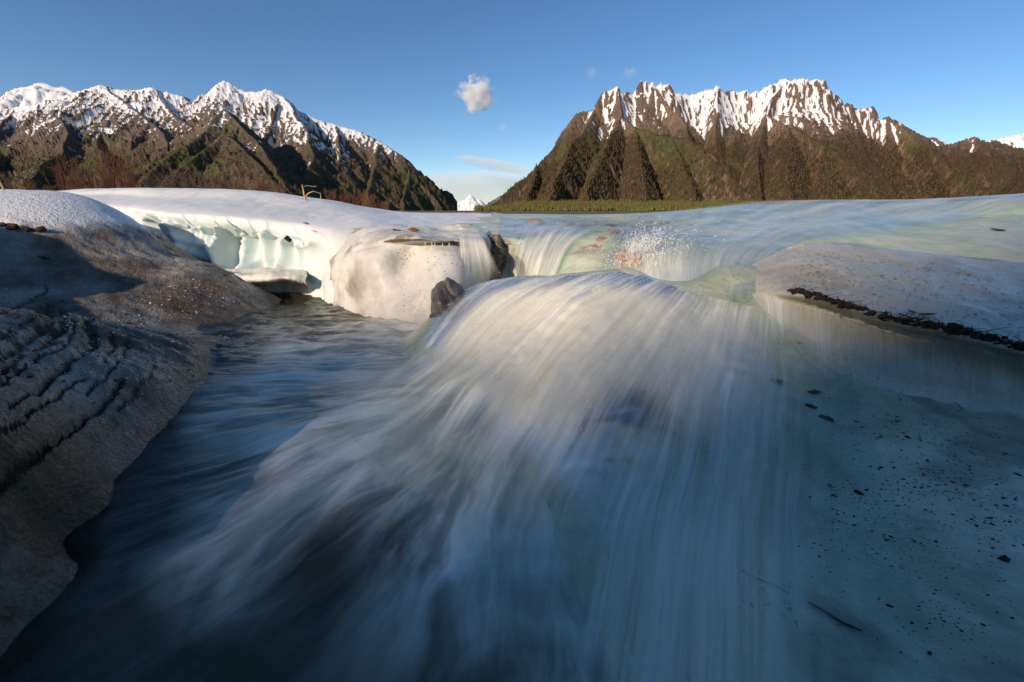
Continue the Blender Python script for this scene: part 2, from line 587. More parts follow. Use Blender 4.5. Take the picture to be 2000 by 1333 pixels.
right_ridges = [
    R([(938, 414, 3500), (970, 390, 3550), (1000, 366, 3600), (1028, 342, 3650), (1050, 322, 3680), (1068, 304, 3700), (1085, 285, 3720), (1092, 272, 3750), (1100, 256, 3780), (1115, 232, 3800), (1132, 217, 3850), (1150, 214, 3880), (1163, 211, 3900), (1168, 195, 3900),
       (1175, 182, 3950), (1190, 176, 3950), (1198, 168, 3950), (1206, 166, 3950), (1217, 174, 3950), (1227, 181, 4000), (1242, 184, 4050), (1247, 170, 4050), (1253, 154, 4050), (1258, 164, 4050), (1263, 156, 4050), (1268, 164, 4050), (1274, 157, 4050), (1282, 164, 4050), (1291, 162, 4050), (1300, 166, 4050), (1307, 164, 4050), (1313, 175, 4100), (1324, 181, 4100),
       (1340, 185, 4150), (1368, 180, 4150), (1384, 171, 4150), (1392, 174, 4150), (1397, 166, 4150), (1404, 172, 4150), (1412, 178, 4150), (1428, 175, 4200), (1440, 177, 4200), (1460, 173, 4200), (1482, 176, 4200), (1500, 167, 4200), (1512, 162, 4150), (1530, 155, 4150), (1545, 153, 4100), (1560, 151, 4100), (1578, 153, 4100), (1590, 155, 4100),
       (1612, 154, 4100), (1616, 170, 4100), (1630, 183, 4100), (1641, 190, 4150), (1646, 204, 4150), (1652, 214, 4200), (1654, 203, 4200), (1664, 203, 4200), (1670, 212, 4250), (1680, 212, 4250), (1692, 209, 4250), (1706, 207, 4250), (1714, 216, 4250), (1718, 230, 4250), (1736, 226, 4200), (1750, 233, 4200), (1770, 246, 4200), (1800, 264, 4250), (1830, 281, 4300), (1860, 281, 4350), (1890, 270, 4400), (1905, 265, 4400), (1918, 272, 4400), (1945, 276, 4500), (2000, 290, 4600), (2150, 300, 4700), (2300, 290, 4800)], 1.12, .10),
    # first triangular face
    R([(1206, 168, 3950), (1212, 205, 3780), (1216, 225, 3650), (1240, 245, 3520), (1290, 264, 3400), (1345, 268, 3330), (1385, 302, 3120), (1430, 345, 2880), (1478, 390, 2650)], 1.15, .2),
    R([(1214, 222, 3680), (1190, 270, 3380), (1170, 320, 3050), (1150, 370, 2750), (1140, 402, 2550)], .95, .4),
    R([(1240, 245, 3520), (1250, 300, 3150), (1262, 350, 2820), (1265, 395, 2560)], .95, .4),
    R([(1310, 266, 3380), (1330, 315, 3080), (1350, 360, 2780), (1360, 396, 2560)], .95, .4),
    R([(1165, 212, 3900), (1140, 250, 3600), (1110, 300, 3250), (1085, 350, 2900), (1070, 395, 2600)], .95, .4),
    R([(1050, 322, 3680), (1045, 345, 3450), (1035, 375, 3150), (1020, 402, 2850)], .95, .4),
    R([(1275, 160, 4050), (1310, 205, 3880), (1340, 240, 3700)], 1.2, .3),
    R([(1398, 168, 4150), (1400, 215, 3900), (1395, 255, 3720)], 1.2, .3),
    R([(1535, 155, 4150), (1505, 195, 3980), (1500, 222, 3850), (1540, 246, 3700), (1590, 268, 3560), (1635, 296, 3380), (1685, 342, 3080), (1732, 396, 2750)], 1.15, .2),
    R([(1500, 222, 3850), (1482, 290, 3520), (1484, 340, 3250), (1488, 392, 2950)], 1.1, .2),
    R([(1540, 246, 3700), (1545, 300, 3320), (1540, 350, 2980), (1545, 395, 2700)], .95, .4),
    R([(1610, 278, 3500), (1630, 330, 3150), (1645, 395, 2740)], .95, .4),
    R([(1612, 157, 4100), (1625, 215, 3920), (1640, 260, 3750)], 1.25, .3),
    R([(1736, 227, 4200), (1775, 255, 4000), (1820, 292, 3750), (1865, 325, 3520), (1915, 358, 3260), (1968, 392, 2980)], 1.15, .2),
    R([(1736, 227, 4200), (1752, 290, 3850), (1758, 340, 3550), (1762, 396, 3150)], 1.1, .2),
    R([(1800, 275, 3880), (1830, 335, 3420), (1850, 394, 2980)], .95, .4),
    R([(1905, 266, 4400), (1935, 300, 4150), (1990, 330, 3900), (2060, 380, 3450)], .95, .3),
    R([(2040, 292, 4650), (2080, 340, 4000), (2150, 390, 3300)], .95, .3),
]
mR, gR, nzR, snR = mountain("mountain_right", right_ridges, (-.085, 1.75), (2100, 5200), 900, 330, M_right, slope=1.0, cliff=(150., 1.6, .86), gully=(150., .15), seed=5., snow=(800., 90.), steep=(.44, .66), streaks=70., crag=.5, bowl=(.45, .14, 800., 160.))

far_r = [R([(860, 412, 15000), (885, 402, 15000), (898, 393, 15000), (908, 388, 15000), (914, 384, 15000), (919, 379, 15000), (925, 385, 15000), (934, 387, 15000), (942, 394, 15000), (960, 408, 15000), (985, 414, 15000)], 1.1, .1)]
mF, _, _, _ = mountain("mountain_far_peak", far_r, (-.19, .0), (13500, 16500), 160, 90, M_far, slope=.9, seed=8., snow=(-400., 200.), rough=1.4)
mid_r = [R([(900, 440, 6500), (936, 414, 6500), (955, 398, 6500), (975, 381, 6500), (985, 378, 6500), (1000, 365, 6500), (1040, 340, 6600), (1100, 330, 6700)], 1.0, .1),
         R([(1000, 366, 6500), (975, 392, 6200), (960, 412, 5900)], 1., .3)]
mM, _, _, _ = mountain("mountain_mid_ridge", mid_r, (-.12, .16), (5400, 7300), 140, 70, M_far, slope=.8, seed=9., snow=(950., 200.))
rt_r = [R([(1760, 300, 8000), (1800, 275, 8000), (1812, 267, 8000), (1822, 266, 8000), (1838, 274, 8000), (1870, 285, 8000), (1915, 278, 8000), (1945, 270, 8000), (1985, 262, 8000), (2030, 252, 8000), (2200, 235, 8000)], 1.0, .1)]
mT, _, _, _ = mountain("mountain_back_right", rt_r, (.78, 1.5), (6800, 8800), 200, 70, M_left, slope=.8, seed=10., snow=(900., 250.))

# valley floor to the horizon
t = NT("valley_grass")
p = t.pos()
M_valley = t.surf(t.prin(t.mix(t.mapr(t.noise(.02, 4, .6, p), .35, .65), (.07, .085, .03), (.12, .09, .055)), .95))
gx = np.array([-60000., -2000, -300, 300, 2000, 60000])
gy = np.array([-3000., 16, 60, 400, 3000, 60000])
g = np.stack(np.broadcast_arrays(gx[:, None], gy[None], -1.0), -1).astype(float)
structure(link("valley_floor", grid_mesh("valley_floor", g), M_valley))

# forest: far-off woods reading as one mass
def cones(name, pts, hts, wid, mat, tints):
    n = len(pts)
    ang = RNG.uniform(0, 6.28, n)
    V = np.zeros((n, 9, 3))
    for k in range(4):
        a = ang + k * math.pi / 2
        V[:, k] = pts + np.stack([np.cos(a) * wid, np.sin(a) * wid, hts * .12], -1)
        V[:, 4 + k] = pts + np.stack([np.cos(a + .7) * wid * .62, np.sin(a + .7) * wid * .62, hts * .5], -1)
    V[:, 8] = pts + np.stack([0 * hts, 0 * hts, hts], -1)
    F = []
    for k in range(4):
        F.append((k, (k + 1) % 4, 4 + k))
        F.append((4 + k, (k + 1) % 4, 4 + (k + 1) % 4))
        F.append((4 + k, 4 + (k + 1) % 4, 8))
    F = np.array(F)
    faces = (F[None] + 9 * np.arange(n)[:, None, None]).reshape(-1, 3)
    me = raw_mesh(name, V.reshape(-1, 3), faces)
    attr(me, "tone", np.repeat(tints, 9))
    return stuff(link(name, me, mat, smooth=False))

t = NT("forest_foliage")
tone = t.a("tone")
c = t.mix(t.mapr(tone, 0, .5, smooth=False), (.026, .022, .014), (.15, .094, .046))
c = t.mix(t.mapr(tone, .55, .75), c, (.125, .135, .030))
M_forest = t.surf(t.prin(c, .95, Specular_IOR_Level=.1))

def scatter(g, nz, n, fn):
    a, b = g.shape[:2]
    i = RNG.integers(0, a - 1, n)
    j = RNG.integers(0, b - 1, n)
    f = RNG.uniform(size=(n, 1))
    h = RNG.uniform(size=(n, 1))
    p = (g[i, j] * (1 - f) + g[i + 1, j] * f) * (1 - h) + (g[i, j + 1] * (1 - f) + g[i + 1, j + 1] * f) * h
    k = fn(p, nz[i, j])
    return p[k]

def woods_right(p, nz):
    u, v = proj(p)
    dens = sst(620, 330, p[:, 2] + 240 * fbm(v3(p[:, 0] / 300, p[:, 1] / 300, 3.), 3)) * sst(.22, .42, nz)
    dens *= .35 + .65 * sst(-.25, .15, fbm(v3(p[:, 0] / 160, p[:, 1] / 160, 8.), 3))
    return (RNG.uniform(size=len(p)) < dens) & (p[:, 2] > -3) & (u < 2080)
pr = scatter(gR, nzR, 150000, woods_right)
n = len(pr)
low = sst(90, 20, pr[:, 2])
cones("larch_woods", pr - [0, 0, 1.5], RNG.uniform(12, 26, n), RNG.uniform(2.4, 4.0, n), M_forest,
      np.clip(RNG.uniform(0, .55, n) + low * RNG.uniform(0, .6, n), 0, 1))
def woods_left(p, nz):
    dens = .5 * sst(420, 160, p[:, 2] + 200 * fbm(v3(p[:, 0] / 300, p[:, 1] / 300, 13.), 3)) * sst(.3, .5, nz)
    u, v = proj(p)
    return (RNG.uniform(size=len(p)) < dens) & (p[:, 2] > -3) & (u > -80)
pl = scatter(gL, nzL, 70000, woods_left)
cones("slope_woods", pl - [0, 0, 1.5], RNG.uniform(8, 17, len(pl)), RNG.uniform(2.2, 4.0, len(pl)), M_forest, RNG.uniform(0, .45, len(pl)))
# green belt on the valley floor
n = 13000
fu = RNG.uniform(930, 1560, n)
fy = RNG.uniform(1500, 3000, n)
fp = np.stack([(fu - 1000) / FPX * fy * 1.0, fy, -1 + 46 * sst(1500, 2900, fy) * sst(920, 1050, fu)], -1)
cones("conifer_belt", fp, RNG.uniform(9, 18, n) * (1 + .9 * np.clip(fbm(v3(fp[:, 0] / 90, fp[:, 1] / 90, 5.), 3), -.5, 1)), RNG.uniform(2.6, 4.4, n), M_forest, np.clip(RNG.uniform(.45, 1.0, n) + .35 * fbm(v3(fp[:, 0] / 120, fp[:, 1] / 120, 9.), 2), .1, 1))

# =================================================================== FOREGROUND ICE
M_snow = mat_ice("shelf_ice", white=(.82, .83, .83), tint=(.66, .76, .75), sss=.30, nscale=1.1, bump=.16, rough=(.3, .6), tint_attr=True)
M_wet = mat_ice("wet_ice", white=(.58, .62, .50), tint=(.40, .48, .36), dirtc=(.34, .20, .12), sss=0., nscale=1.5, bump=.18, rough=(.25, .5))
M_slope = mat_ice("slope_ice", white=(.55, .58, .44), tint=(.31, .36, .26), dirtc=(.07, .06, .05), sss=0., speck=.85, nscale=1.8, bump=.32, rough=(.10, .35))
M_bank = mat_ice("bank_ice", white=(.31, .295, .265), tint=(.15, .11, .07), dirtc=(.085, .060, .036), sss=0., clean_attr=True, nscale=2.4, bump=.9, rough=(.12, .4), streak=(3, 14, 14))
M_bould = mat_ice("boulder_ice", white=(.78, .76, .72), tint=(.60, .60, .55), dirtc=(.16, .10, .06), sss=.35, nscale=2.6, bump=.22, rough=(.2, .5))

class Surf:
    """surface through stations (u) x rows of (v, y)"""
    def __init__(s, stations, far=(7.0, -.55)):
        s.u = np.array([k[0] for k in stations], float)
        s.c = []
        for u, rows in stations:
            pts = [P(u, v, y) for v, y in rows]
            back = pts[0] + np.array([pts[0][0] / pts[0][1] * far[0], far[0], far[1]])
            last = pts[-1] + np.array([0, .05, -.45])
            s.c.append([back] + pts + [last])
        s.c = np.array(s.c)

    def ev(s, uq, rq):
        """points at arrays uq, rq (same shape)"""
        sh = np.shape(uq)
        uq, rq = np.ravel(uq), np.ravel(rq)
        ti = np.interp(uq, s.u, np.arange(len(s.u)))
        out = np.zeros((len(uq), 3))
        n, m = s.c.shape[:2]
        def w4(t, n):
            i = np.clip(np.floor(t).astype(int), 0, n - 2)
            f = t - i
            w = np.stack([-.5 * f + f * f - .5 * f ** 3, 1 - 2.5 * f * f + 1.5 * f ** 3, .5 * f + 2 * f * f - 1.5 * f ** 3, -.5 * f * f + .5 * f ** 3], -1)
            return np.clip(np.stack([i - 1, i, i + 1, i + 2], -1), 0, n - 1), w
        ia, wa = w4(ti, n)
        ib, wb = w4(rq, m)
        for a in range(4):
            for b in range(4):
                out += (wa[:, a] * wb[:, b])[:, None] * s.c[ia[:, a], ib[:, b]]
        return out.reshape(sh + (3,))

    def grid(s, nu, nr, r0=0., r1=None):
        ti = np.linspace(0, len(s.u) - 1, nu)
        uq = np.interp(ti, np.arange(len(s.u)), s.u)
        rq = np.linspace(r0, s.c.shape[1] - 1 if r1 is None else r1, nr)
        U, Rr = np.meshgrid(uq, rq, indexing='ij')
        return s.ev(U, Rr), U, Rr

def camward(g):
    """unit normals of a grid turned to the camera"""
    n = normals(g)
    d = np.array([0, 0, ZC]) - g
    sg = np.sign((n * d).sum(-1, keepdims=True))
    return n * np.where(sg == 0, 1, sg)

# ---- back shelf with the fluted wall
shelf = Surf([
    (-260, [(376, 11), (385, 9.6), (395, 8.7), (410, 8.4), (430, 8.2), (460, 8.1)]),
    (0, [(374, 11), (383, 9.6), (392, 8.8), (405, 8.5), (425, 8.3), (450, 8.2)]),
    (95, [(378, 11), (384, 9.6), (393, 8.7), (405, 8.4), (422, 8.2), (445, 8.1)]),
    (170, [(373, 11), (383, 9.6), (394, 8.5), (406, 8.2), (420, 8.0), (440, 7.9)]),
    (240, [(371, 11), (385, 9.4), (400, 8.0), (413, 7.7), (430, 7.65), (455, 7.6)]),
    (300, [(371, 11), (388, 9.0), (406, 7.5), (424, 7.12), (450, 7.1), (490, 7.0)]),
    (380, [(371, 11), (390, 8.8), (411, 7.2), (433, 6.78), (468, 6.75), (515, 6.6)]),
    (450, [(373, 11), (393, 8.6), (416, 7.0), (438, 6.56), (476, 6.55), (528, 6.4)]),
    (530, [(378, 11), (399, 8.4), (423, 6.8), (448, 6.3), (490, 6.25), (545, 6.1)]),
    (600, [(387, 11), (407, 8.2), (430, 6.6), (458, 6.0), (510, 5.9), (590, 5.6)]),
    (660, [(395, 11.5), (414, 8), (438, 6.3), (466, 5.7), (530, 5.4), (610, 5.1)]),
    (720, [(407, 12), (421, 8), (443, 6.2), (470, 5.7), (540, 5.4), (620, 5.1)]),
    (800, [(416, 14), (427, 9), (446, 6.5), (470, 6.1), (520, 5.9), (600, 5.7)]),
    (900, [(418, 16), (429, 9.5), (449, 6.8), (470, 6.3), (520, 6.1), (600, 5.8)]),
    (960, [(419, 18), (431, 9.5), (452, 6.8), (475, 6.4), (520, 6.2), (600, 5.9)]),
])
g, U, Rr = shelf.grid(420, 260)
face = sst(3.3, 4.3, Rr) * sst(7.2, 6.0, Rr)
flz = sst(235, 300, U) * sst(650, 560, U)
warp = 6 * pn(v3(U / 60, Rr * .9, 1.)) + 10 * pn(v3(U / 130, Rr * .5, 4.))
ph = (U + warp) / 43.0
sc = np.clip(np.abs(pn(v3(ph * .95, Rr * .22, 3.))) * 2.6, 0, 1) ** .75        # concave alcoves with sharp ribs
ph2 = (U + warp * 1.3 + 8 * Rr) / 24.0
sc2 = np.clip(np.abs(pn(v3(ph2 * .8, Rr * .5, 8.))) * 2.6, 0, 1)
lip = sst(2.6, 3.4, Rr) * sst(4.6, 3.8, Rr)
push = -face * flz * (.34 * sc + .08 * sc2)
nn = camward(g)
nn_h = nn.copy()
g = g + nn_h * push[..., None]
bands = np.sin(Rr * 9 + 3 * pn(v3(U / 80, Rr, 2.))) * face * flz
g[..., 1] += -.015 * bands
top = sst(3.4, 2.6, Rr)
g[..., 2] += top * sst(.9, 1.6, Rr) * (.030 * fbm(v3(g[..., 0] * .8, g[..., 1] * .45, 2.), 4) + .008 * fbm(v3(g[..., 0] * 4, g[..., 1] * 2, 7.), 3))
g += nn * (.02 * fbm(g * 2.2, 3) * sst(3, 4, Rr))[..., None]
me = grid_mesh("ice_shelf", g)
attr(me, "dirt", .10 * sst(3.2, 3.8, Rr) * sst(560, 680, U) + .5 * sst(.35, .7, fbm(g * 1.3, 3)) * sst(700, 860, U) * .5)
attr(me, "tint", face * flz * (.35 + .65 * sc) * .9 + .25 * sst(3, 4, Rr))
structure(link("ice_shelf", me, M_snow))

# ---- ice boulder with undercut lip
bould = Surf([
    (640, [(462, 6.1), (482, 5.85), (508, 5.66), (522, 5.58), (545, 5.50), (574, 5.42), (610, 5.30)]),
    (662, [(455, 6.0), (474, 5.68), (499, 5.40), (513, 5.30), (540, 5.22), (576, 5.13), (615, 5.0)]),
    (695, [(449, 6.0), (464, 5.5), (487, 5.13), (501, 5.04), (533, 4.96), (582, 4.87), (625, 4.77)]),
    (740, [(444, 6), (454, 5.3), (470, 4.90), (486, 4.86), (520, 4.72), (580, 4.62), (634, 4.5)]),
    (800, [(445, 6), (454, 5.2), (465, 4.72), (476, 4.85), (520, 4.80), (580, 4.52), (640, 4.35)]),
    (860, [(447, 6), (456, 5.2), (469, 4.70), (480, 4.86), (512, 4.62), (570, 4.38), (630, 4.3)]),
    (905, [(449, 6), (457, 5.3), (470, 4.82), (484, 4.95), (515, 4.72), (560, 4.5), (615, 4.4)]),
    (938, [(451, 6), (459, 5.5), (473, 5.1), (488, 5.2), (525, 5.05), (560, 4.9), (605, 4.8)]),
    (955, [(453, 6), (464, 5.7), (482, 5.5), (500, 5.5), (530, 5.45), (560, 5.4), (600, 5.3)]),
    (962, [(460, 6.1), (480, 6.1), (500, 6.1), (520, 6.1), (540, 6.1), (560, 6.1), (600, 6.0)]),
], far=(.5, -.25))
g, U, Rr = bould.grid(220, 200)
nn = camward(g)
fz = sst(3.4, 4.2, Rr)
lobes = .07 * np.exp(-((U - 735) / 55) ** 2 - ((Rr - 4.8) / 1.2) ** 2) + .14 * np.exp(-((U - 875) / 60) ** 2 - ((Rr - 5.3) / 1.0) ** 2) + .06 * np.exp(-((U - 800) / 70) ** 2 - ((Rr - 6.1) / .9) ** 2)
g = g + nn * (fz * lobes + 0.035 * fbm(g * 1.7 + 4, 5))[..., None]
flut = np.abs(np.sin(np.pi * (U + 5 * pn(v3(U / 20, Rr, 1.))) / 9.0)) * sst(700, 650, U)
g = g - nn * (flut * .012 * fz)[..., None]
me = grid_mesh("ice_boulder", g)
boulder_grid = (U[:, 0].copy(), Rr[0].copy(), g.copy())
lip_dark = np.exp(-((Rr - 3.35) / .14) ** 2) * sst(745, 765, U) * sst(905, 880, U)  # dark line drawn just below the lip edge
attr(me, "dirt", np.clip(lip_dark * 2.5 + .55 * np.exp(-((Rr - 2.9) / .5) ** 2) * sst(.1, .5, fbm(g * 3, 3)) + .35 * sst(.2, .6, fbm(g * 2.0 + 5, 3)) * sst(5, 7, Rr) + .12 + .45 * sst(-.1, .4, fbm(g * 2.4 + 9, 4)) * sst(760, 680, U), 0, 3))
thing(link("ice_boulder", me, M_bould), "cream coloured ice boulder with undercut lip at the back of the pool", "ice block")

# ---- terrace and right plateau
terr = Surf([
    (900, [(418, 18), (431, 9.5), (453, 6.6), (480, 6.3), (520, 6.1), (570, 5.9)]),
    (990, [(419, 18), (434, 9), (461, 6.0), (486, 5.75), (520, 5.6), (570, 5.4)]),
    (1040, [(419, 18), (435, 8.5), (455, 6.0), (480, 5.4), (520, 5.0), (570, 4.8)]),
    (1090, [(420, 17), (436, 8), (451, 5.8), (478, 5.2), (520, 4.7), (570, 4.4)]),
    (1150, [(420, 15), (437, 7.5), (457, 5.4), (485, 4.8), (520, 4.4), (560, 4.1)]),
    (1210, [(419, 12), (437, 7), (461, 5.0), (490, 4.5), (520, 4.2), (560, 3.9)]),
    (1270, [(417, 10), (437, 6.5), (462, 4.8), (490, 4.3), (520, 4.0), (565, 3.6)]),
    (1330, [(413, 9), (437, 6), (465, 4.5), (495, 4.0), (530, 3.6), (580, 3.15)]),
    (1400, [(407, 8), (435, 5.6), (465, 4.3), (495, 3.8), (530, 3.4), (590, 2.95)]),
    (1470, [(402, 7.5), (432, 5.4), (462, 4.2), (490, 3.75), (525, 3.4), (595, 2.9)]),
    (1550, [(401, 7), (430, 5.2), (456, 4.2), (482, 3.8), (515, 3.5), (580, 3.2)]),
    (1650, [(400, 7), (428, 5), (456, 4.2), (484, 3.8), (520, 3.6), (570, 3.5)]),
    (1800, [(400, 6.5), (428, 4.8), (460, 4.0), (495, 3.6), (530, 3.5), (575, 3.4)]),
    (2000, [(390, 6), (425, 4.5), (462, 3.8), (502, 3.4), (535, 3.3), (580, 3.2)]),
    (2300, [(378, 5.5), (418, 4.2), (460, 3.5), (505, 3.2), (540, 3.1), (590, 3.0)]),
])
g, U, Rr = terr.grid(420, 220)
nn = camward(g)
hm = sst(1.0, 1.8, Rr)
g[..., 2] += hm * (.035 * fbm(v3(g[..., 0] * 1.2, g[..., 1] * .7, 12.), 4) + .008 * fbm(g * 5, 3))
me = grid_mesh("ice_terrace", g)
mid = sst(960, 1010, U) * sst(1330, 1250, U)
attr(me, "dirt", .9 * sst(.15, .5, fbm(g * 1.6 + 3, 3)) * mid * sst(1.5, 2.3, Rr) + .25 * sst(.1, .6, fbm(g * .9, 3)) * sst(1500, 1300, U))
structure(link("ice_terrace", me, M_wet))

# ---- chute and right slope: one smooth height field
def ctl(rows):
    r = []
    for u, v, k, val in rows:
        r.append(P(u, v, val) if k == 'y' else PZ(u, v, val))
    return np.array(r)

slope_ctl = ctl([
    # toe line under the pool surface
    (790, 730, 'z', -.06), (815, 800, 'z', -.05), (890, 930, 'z', -.05), (1000, 1050, 'z', -.03), (1090, 1180, 'z', -.02), (1130, 1340, 'z', -.02),
    (700, 800, 'z', -.26), (740, 950, 'z', -.17), (880, 1150, 'z', -.11), (960, 1330, 'z', -.08), (720, 690, 'z', -.30), (800, 655, 'z', -.20), (840, 640, 'z', -.02),
    # dome crest
    (900, 572, 'y', 3.75), (1000, 547, 'y', 3.55), (1150, 530, 'y', 3.4), (1240, 530, 'y', 3.35), (1310, 560, 'y', 3.05),
    # behind the dome: falls into the gap
    (1000, 560, 'y', 4.3), (1130, 560, 'y', 4.0), (900, 600, 'y', 4.3), (1245, 558, 'y', 3.75), (1320, 566, 'y', 3.45),
    # face
    (870, 640, 'y', 3.3), (1000, 640, 'y', 2.95), (1110, 630, 'y', 2.78), (900, 720, 'y', 2.72), (1150, 750, 'y', 2.08), (1000, 800, 'y', 2.15), (1200, 900, 'y', 1.52), (1300, 1100, 'y', 1.03), (1400, 1333, 'y', .745),
    (1250, 640, 'y', 2.65), (1400, 520, 'y', 3.3), (1400, 600, 'y', 2.85), (1500, 610, 'y', 2.78), (1500, 700, 'y', 2.42), (1350, 760, 'y', 2.05), (1500, 900, 'y', 1.55), (1500, 1100, 'y', 1.06),
    (1650, 690, 'y', 2.5), (1700, 760, 'y', 2.12), (1700, 900, 'y', 1.56), (1750, 1100, 'y', 1.04), (1700, 1333, 'y', .74),
    (2000, 780, 'y', 2.0), (2000, 900, 'y', 1.55), (2000, 1050, 'y', 1.12), (2000, 1333, 'y', .72), (2300, 800, 'y', 1.85), (2300, 1100, 'y', 1.0), (2300, 1400, 'y', .64),
    (1600, 560, 'y', 3.1), (1750, 620, 'y', 2.85), (1950, 660, 'y', 2.6), (2200, 650, 'y', 2.5),
])
slopeF = TPS(slope_ctl[:, :2], slope_ctl[:, 2], 1e-3)

def slope_z(x, y):
    z = slopeF(x, y)
    z = z + .020 * fbm(v3(np.asarray(x) * 1.7, np.asarray(y) * 1.7, 3.), 4) + .006 * fbm(v3(np.asarray(x) * 8, np.asarray(y) * 8, 9.), 3)
    return z

cs = np.linspace(-.45, 1.75, 420)
ys = .45 * (4.3 / .45) ** np.linspace(0, 1, 330)
Cg, Y = np.meshgrid(cs, ys, indexing='ij')
X = Cg * Y
Z = slope_z(X, Y)
g = np.stack([X, Y, Z], -1)
u_, v_ = proj(g)
tb = terr.ev(np.linspace(900, 2300, 200), np.full(200, 5.2))
ylim = np.interp(u_, np.linspace(900, 2300, 200), tb[:, 1])
keep = (Z > -.5) & (Y < np.maximum(ylim, 3.2) + .25) & ((u_ < 1320) | (Y < ylim + .05))
me = grid_mesh("ice_slope", g, keep)
rk = sst(.05, .40, fbm(v3(X * 1.5, Y * 1.5, 4.), 3)) * np.exp(-((u_ - 1220) / 190) ** 2) * np.exp(-((v_ - 830) / 170) ** 2)
sp = sst(.15, .45, fbm(v3(X * 2.2, Y * 2.2, 14.), 3)) * sst(1450, 1600, u_) * sst(700, 760, v_)
attr(me, "dirt", np.clip(1.5 * rk + .40 * sp, 0, 3))
structure(link("ice_slope", me, M_slope))

# ---- overhanging slab on the right
slab = Surf([
    (1420, [(545, 3.32), (555, 3.25), (568, 3.15), (582, 3.05), (598, 3.0), (630, 2.9), (690, 2.7)]),
    (1470, [(516, 3.45), (530, 3.25), (550, 3.08), (570, 2.97), (588, 2.93), (625, 2.85), (690, 2.66)]),
    (1520, [(492, 3.55), (512, 3.25), (545, 2.95), (570, 2.80), (588, 2.80), (630, 2.72), (705, 2.52)]),
    (1580, [(476, 3.55), (505, 3.15), (545, 2.82), (580, 2.62), (598, 2.72), (660, 2.58), (735, 2.38)]),
    (1650, [(476, 3.5), (510, 3.05), (560, 2.68), (600, 2.48), (618, 2.62), (680, 2.45), (760, 2.22)]),
    (1750, [(488, 3.4), (525, 2.95), (580, 2.55), (628, 2.32), (648, 2.48), (710, 2.32), (785, 2.08)]),
    (1860, [(500, 3.3), (540, 2.85), (600, 2.42), (650, 2.18), (672, 2.34), (735, 2.2), (810, 1.96)]),
    (2000, [(514, 3.2), (560, 2.72), (625, 2.28), (684, 2.02), (706, 2.18), (765, 2.06), (840, 1.85)]),
    (2250, [(535, 3.0), (590, 2.5), (670, 2.05), (745, 1.8), (770, 1.96), (830, 1.85), (910, 1.65)]),
], far=(.35, -.16))
g, U, Rr = slab.grid(260, 170)
nn = camward(g)
g = g + nn * (.014 * fbm(g * 3.0, 4) + 0.004 * sst(4.4, 5.2, Rr) * (np.abs(np.sin(U / 11 + 3 * pn(v3(U / 60, Rr * .4, 0)))) - .5))[..., None]
edge = np.exp(-((Rr - 4.0) / .35) ** 2)
g[..., 1] += -.03 * edge * fbm(v3(U / 25, 0 * U, 1.), 3)
me = grid_mesh("ice_slab", g)
attr(me, "dirt", .10 + .22 * sst(.0, .5, fbm(g * 2.5, 3)) * sst(4.2, 3.6, Rr))
M_slab = mat_ice("slab_ice", white=(.62, .58, .47), tint=(.50, .52, .40), dirtc=(.17, .11, .06), speck=.6, sss=0., nscale=2.2, bump=.22, rough=(.10, .32))
thing(link("ice_slab", me, M_slab), "wide ice slab overhanging on the right with dark debris along its edge", "ice slab")

# ---- left bank
bank_ctl = ctl([
    (-300, 384, 'y', 6.2), (0, 381, 'y', 6.5), (100, 382, 'y', 6.6), (190, 396, 'y', 6.6), (255, 424, 'y', 6.5), (300, 468, 'y', 6.0), (420, 522, 'y', 5.6), (500, 570, 'y', 5.2), (535, 603, 'z', -.02),
    (-300, 440, 'y', 4.6), (0, 440, 'y', 5.0), (120, 445, 'y', 5.2), (220, 470, 'y', 5.4), (0, 520, 'y', 4.5), (150, 530, 'y', 4.7), (260, 560, 'y', 4.6), (340, 560, 'y', 4.7), (430, 600, 'y', 4.55),
    (240, 630, 'y', 3.9), (330, 660, 'y', 3.6), (0, 600, 'y', 2.65), (100, 612, 'y', 2.75), (180, 652, 'y', 2.7), (250, 705, 'y', 2.5), (310, 755, 'y', 2.3), (440, 660, 'z', .02), (425, 715, 'z', -.02), (400, 760, 'z', -.02),
    (0, 700, 'y', 1.80), (120, 720, 'y', 1.98), (240, 760, 'y', 2.1), (325, 830, 'z', .0), (0, 850, 'y', 1.30), (120, 870, 'y', 1.50), (225, 940, 'z', .0),
    (0, 1000, 'y', 1.10), (90, 1020, 'z', .07), (140, 1090, 'z', -.01), (-60, 1200, 'z', .10), (60, 1240, 'z', -.02), (-100, 1340, 'z', .06), (10, 1340, 'z', -.03), (-400, 900, 'y', 1.0), (-400, 1300, 'y', .6), (-400, 600, 'y', 2.0),
    (520, 680, 'z', -.25), (480, 760, 'z', -.25), (430, 850, 'z', -.25), (350, 960, 'z', -.18), (260, 1100, 'z', -.12), (180, 1300, 'z', -.11), (600, 600, 'z', -.25),
    (60, 404, 'y', 8.6), (-200, 404, 'y', 8.4), (60, 386, 'y', 7.4), (-200, 388, 'y', 7.2), (330, 490, 'y', 7.0), (450, 540, 'y', 6.2), (560, 590, 'y', 6),
])
bankF = TPS(bank_ctl[:, :2], bank_ctl[:, 2], 1e-3)
cs = np.linspace(-1.75, -.30, 420)
ys = .5 * (8.6 / .5) ** np.linspace(0, 1, 460)
Cg, Y = np.meshgrid(cs, ys, indexing='ij')
X = Cg * Y
Z = bankF(X, Y)
up, vp = proj(np.stack([X, Y, Z], -1))
shade_l = sst(420, 150, up) * sst(520, 620, vp)
rip = .018 * fbm(v3(X * 3, Y * 9, 3.), 5, .6) + .045 * fbm(v3(X * 1.3, Y * 1.8, 5.), 4) + .012 * (ridged(v3(X * 7 + Y * 2, Y * 12, 15.), 4) - .6)
